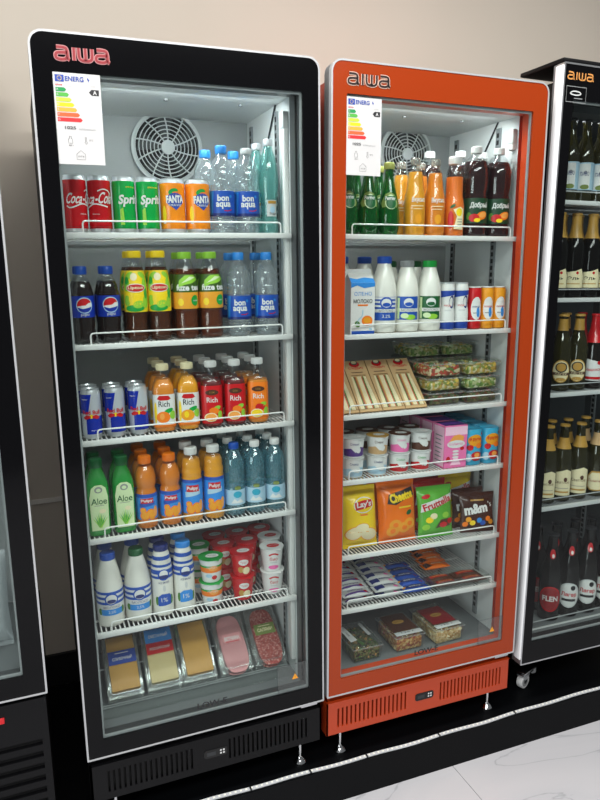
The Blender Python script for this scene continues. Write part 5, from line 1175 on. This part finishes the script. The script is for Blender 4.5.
for key, j, nm in (('salad_dark', 0, 'bottom'), ('salad_corn', 1, 'middle'), ('salad_red', 2, 'top')): oput(key, 2, 1.190, .112, 'clear salad box, %s of the front left stack beside the sandwiches' % nm, dz=.0465*j, yaw=2)
for key, j, nm in (('salad_dark', 0, 'bottom'), ('salad_green', 1, 'middle'), ('salad_corn', 2, 'top')): oput(key, 2, 1.330, .106, 'clear salad box, %s of the front right stack at the shelf end' % nm, dz=.0465*j, yaw=2)
for wx, s_ in ((1.192, 'left'), (1.330, 'right')):
    for key, j, nm in (('salad_green', 0, 'bottom'), ('salad_corn', 1, 'second'), ('salad_dark', 2, 'third'), ('salad_green', 3, 'topmost')): oput(key, 2, wx, .245, 'clear salad box, %s of the rear %s stack' % (nm, s_), dz=.0465*j)
# desserts and drink cartons
cups = ((.864, ('cup_plain', 'cup_purple'), 'purple-banded', ), (.949, ('cup_plain', 'cup_beige'), 'beige-banded'), (1.029, ('cup_berry', 'cup_pink'), 'pink-banded'), (1.107, ('cup_berry', 'cup_choc'), 'dark brown banded'))
for wx, ks, nm in cups:
    oput(ks[0], 3, wx, .130, 'white dessert cup under the %s cup' % nm, yaw=-18); oput(ks[1], 3, wx, .130, 'white dessert cup with %s print, upper front row' % nm.replace(' banded', '').replace('-banded', ''), dz=.0635, yaw=-18)
    oput('cup_plain', 3, wx, .206, 'white dessert cup, lower one behind the %s stack' % nm); oput('cup_brownlid', 3, wx, .206, 'brown-lidded dessert cup, upper one behind the %s stack' % nm, dz=.0635)
for i, y in enumerate((.096, .170, .244, .318)): oput('pink_carton', 3, 1.222, y, 'pink strawberry drink carton, %s of its line' % ('front', 'second', 'third', 'rearmost')[i])
for wx, nm in ((1.304, 'beside the pink cartons'), (1.374, 'at the right shelf end')):
    for i, y in enumerate((.132, .198, .264, .330)): oput('cyan_carton', 3, wx, y, 'light blue fruit drink carton %s, %s of its line' % (nm, ('front', 'second', 'third', 'rearmost')[i]))
# crisps and candy
back = lambda a: Matrix.Rotation(math.radians(-a), 4, 'X')
oput('lays', 4, .893, .135, 'yellow potato crisp bag with red ribbon emblem', dz=.013, pre=back(10)); oput('cheetos', 4, 1.031, .135, 'orange corn snack bag with yellow lettering', dz=.013, pre=back(10))
oput('lays', 4, .900, .230, 'yellow crisp bag standing behind the front yellow one', dz=.013, pre=back(8)); oput('cheetos', 4, 1.040, .230, 'orange corn snack bag behind the front orange one', dz=.013, pre=back(8))
oput('fru_green', 4, 1.176, .130, 'green chewy candy bag with red lettering, front row', dz=.013, pre=back(10)); oput('fru_red', 4, 1.192, .195, 'red candy bag behind the green candy bag', dz=.016, pre=back(8)); oput('fru_red', 4, 1.212, .262, 'rear red candy bag under the shelf above', dz=.016, pre=back(6))
oput('mms', 4, 1.338, .120, 'dark brown chocolate candy bag with white lettering, front', yaw=-8, dz=.013, pre=back(10)); oput('mms', 4, 1.336, .172, 'dark brown candy bag behind the front dark brown one', dz=.014, pre=back(8)); oput('fru_yellow', 4, 1.318, .225, 'yellow chewy candy bag standing behind the dark brown bags', dz=.016, pre=back(6)); oput('fru_orange', 4, 1.318, .305, 'orange candy bag behind the yellow chewy candy bag', dz=.016, pre=back(6))
# chocolate bars
for key, wx, nm, n, ys, dx in (('bar_white', .872, 'white and purple chocolate bar in the leftmost column', 6, .102, .006), ('bar_pink', .988, 'white and navy chocolate bar in the second column', 6, .104, .006), ('bar_blue', 1.097, 'blue wafer bar in the blue column', 6, .106, .006)):
    for i in range(n):
        if key == 'bar_blue' and i == 5: continue
        for j in range(2 if key != 'bar_blue' else 1):
            oput(key, 5, wx+dx*i, ys+.0455*i, '%s, %s row back%s' % (nm, ('front', 'second', 'third', 'fourth', 'fifth', 'sixth')[i], '' if key == 'bar_blue' else (', lower', ', upper')[j]), 'chocolate bars in columns', dz=.0005+.0205*j)
for i in range(4): oput('bar_orange', 5, 1.232+.010*i, .194+.046*i, 'orange peanut bar behind the clear tray, %s from the front' % ('first', 'second', 'third', 'fourth')[i], 'chocolate bars in columns', dz=.024)
m = MB(); m.box(-.112, .112, 0, .088, 0, .0015, 'tray')
for b in ((-.112, .112, 0, .0015, 0, .030), (-.112, .112, .0865, .088, 0, .036), (-.112, -.1105, 0, .088, 0, .03), (.1105, .112, 0, .088, 0, .03)): m.box(*b, 'tray')
solo('btray', m, 'bar_tray', 'tray'); oput('btray', 5, 1.270, .100, 'clear open tray holding brown chocolate bars at the shelf front')
for wx, s_ in ((1.216, 'left'), (1.324, 'right')):
    for i in range(2):
        oput('bar_brown', 5, wx, .1025+.0412*i, 'brown chocolate bar in the clear tray, %s, %s' % (s_, ('front', 'back')[i]), dz=.0018)
m = MB(); m.box(-.065, .065, 0, .215, 0, .020, 'tray'); solo('riser', m, 'bar_riser', 'riser'); oput('riser', 5, 1.262, .192, 'clear riser block under the orange peanut bars')
# nut boxes on the floor of the fridge
oput('nuts_seed', None, .905, .092, 'clear box of green seed mix with white side stickers'); oput('nuts_mixed', None, 1.068, .096, 'clear box of mixed nuts with brown oval label'); oput('nuts_cashew', None, 1.222, .090, 'clear box of pale cashews with dark red oval label', yaw=2)

# ------------------------------------------------------------------ beer in the fridge at the right edge
def rput(key, sh, wx, y, label, g=None):
    f = FR['R']; z = f['shelves'][sh][0]; return put(key, 'R', sh, wx-1.454-.0215*z, y, label, g, yaw=-36)
def rrow(sh, items, ref, y2=.212):
    for k, wx, nm in items:
        rput(k, sh, wx, .140, '%s, front, %s' % (nm, ref)); rput(k, sh, wx+.004, y2 if sh < 4 else .226, '%s, behind the front one, %s' % (nm, ref))
rrow(0, (('beer_blue', 1.662, 'pale blue labelled beer, cut by the door frame'), ('beer_blue', 1.724, 'pale blue labelled beer, left of the fully visible ones'), ('beer_blue', 1.789, 'pale blue labelled beer at the picture edge')), 'top shelf')
rrow(1, (('beer_gold', 1.636, 'gold-foiled dark beer, cut by the door frame'), ('beer_gold', 1.705, 'gold-foiled dark beer, second from the frame'), ('beer_gold', 1.776, 'gold-foiled dark beer, third from the frame'), ('beer_gold', 1.846, 'gold-foiled dark beer at the picture edge')), 'second shelf')
rrow(2, (('beer_arch', 1.676, 'gold oval labelled beer nearest the frame'), ('beer_arch', 1.748, 'gold oval labelled beer beside the red-necked one'), ('beer_red', 1.822, 'red-necked beer with white and red label')), 'third shelf')
rrow(3, (('beer_paper', 1.642, 'cream labelled beer, cut by the door frame'), ('beer_paper', 1.712, 'cream labelled beer, second from the frame'), ('beer_paper', 1.788, 'cream labelled beer beside the six-sided label'), ('beer_hex', 1.872, 'beer with six-sided gold and cream label')), 'fourth shelf')
rrow(4, (('beer_round_red', 1.690, 'dark beer with round red label'), ('beer_round_white', 1.779, 'dark beer with round white label, left one'), ('beer_round_white', 1.868, 'dark beer with round white label, right one'), ('beer_round_white', 1.952, 'dark beer with round white label at the picture edge')), 'lowest shelf')

# wrapped goods seen through the glass of the left fridge
s, me = pillow(.22, .26, .10, seed=11); m = MB(); me(m, 'wrap'); solo('wrapped', m, 'wrapped_pack', 'packet')
put('wrapped', 'L', None, .512, .20, 'crumpled clear-wrapped white packet behind the glass of the left-edge fridge', dz=.013)

# repeats of one kind on one shelf belong together
ORD = ('top', 'second', 'third', 'fourth', 'fifth', 'sixth'); FN = dict(B='black fridge', O='orange fridge', R='beer fridge', L='left fridge'); GR = {}
for o, fr, sh in STOCK: GR.setdefault((o.name.split('.')[0], fr, sh), []).append(o)
for (nm, fr, sh), L_ in GR.items():
    if len(L_) < 2: continue
    w_ = nm.replace('_', ' '); w_ += 'es' if w_.endswith('x') else 's'
    for o in L_: o['group'] = '%s on the %s of the %s' % (w_, 'floor' if sh is None else ORD[sh]+' shelf', FN[fr])

# ------------------------------------------------------------------ camera and light
cam = bpy.data.cameras.new('camera'); co = bpy.data.objects.new('camera', cam); COL.objects.link(co); SC.camera = co
yaw, pitch, roll, F_ = .3745, .1979, -.0129, 690.9
fw = Vector((math.sin(yaw)*math.cos(pitch), math.cos(yaw)*math.cos(pitch), -math.sin(pitch))); rt = Vector((math.cos(yaw), -math.sin(yaw), 0)); up = rt.cross(fw)
r2 = rt*math.cos(roll)+up*math.sin(roll); u2 = -rt*math.sin(roll)+up*math.cos(roll)
M = Matrix((r2, u2, -fw)).transposed().to_4x4(); M.translation = (-.0542, -1.7608, 1.3354); co.matrix_world = M
cam.sensor_fit = 'VERTICAL'; cam.sensor_height = 24; cam.lens = F_*24/800; cam.clip_start = .05

def area(name, loc, rot, sx, sy, power, col=(1, 1, 1)):
    l = bpy.data.lights.new(name, 'AREA'); l.shape = 'RECTANGLE'; l.size = sx; l.size_y = sy; l.energy = power; l.color = col
    o = bpy.data.objects.new(name, l); COL.objects.link(o); o.location = loc; o.rotation_euler = rot; return o
area('ceiling_panel', (.6, -.55, 2.9), (0, 0, 0), 3.2, .35, 76, (1, .975, .935))
area('ceiling_panel', (.3, -2.55, 2.9), (0, 0, 0), 3.2, .8, 175, (1, .985, .96))
area('shop_window', (-4.2, -3.0, 1.5), (math.radians(90), 0, math.radians(-58)), 2.4, 2.0, 120, (.96, .98, 1))
for k in ('B', 'O'):
    f = FR[k]; l = area('fridge_lamp', (0, 0, 0), (0, 0, 0), .5, .03, 2.8, (.95, 1, 1)); l.matrix_world = f['E'] @ Matrix.Translation(((f['i0']+f['i1'])/2, .12, f['zc']-.006)) @ Matrix.Rotation(math.radians(18), 4, 'X')
l = area('fridge_lamp', (0, 0, 0), (0, 0, 0), .5, .03, .8); f = FR['R']; l.matrix_world = f['E'] @ Matrix.Translation(((f['i0']+f['i1'])/2, .15, f['zc']-.026))
l = area('fridge_lamp', (0, 0, 0), (0, 0, 0), .5, .03, 1.5); f = FR['L']; l.matrix_world = f['E'] @ Matrix.Translation(((f['i0']+f['i1'])/2, .12, f['zc']-.006))
w = bpy.data.worlds.new('world'); SC.world = w; w.use_nodes = True
w.node_tree.nodes['Background'].inputs['Color'].default_value = (.95, .98, 1.0, 1); w.node_tree.nodes['Background'].inputs['Strength'].default_value = .18
vs = SC.view_settings; vs.view_transform = 'Standard'; vs.look = 'None'; vs.exposure = -0.2; vs.gamma = 1.0; vs.use_curve_mapping = False
SC.cycles.transparent_max_bounces = 40; SC.cycles.max_bounces = 10; SC.cycles.caustics_reflective = False; SC.cycles.caustics_refractive = False
SC.cycles.use_denoising = True
for k, (o, n) in PRO.items():
    if n == 0:
        for c in list(o.children_recursive): bpy.data.objects.remove(c)
        bpy.data.objects.remove(o)
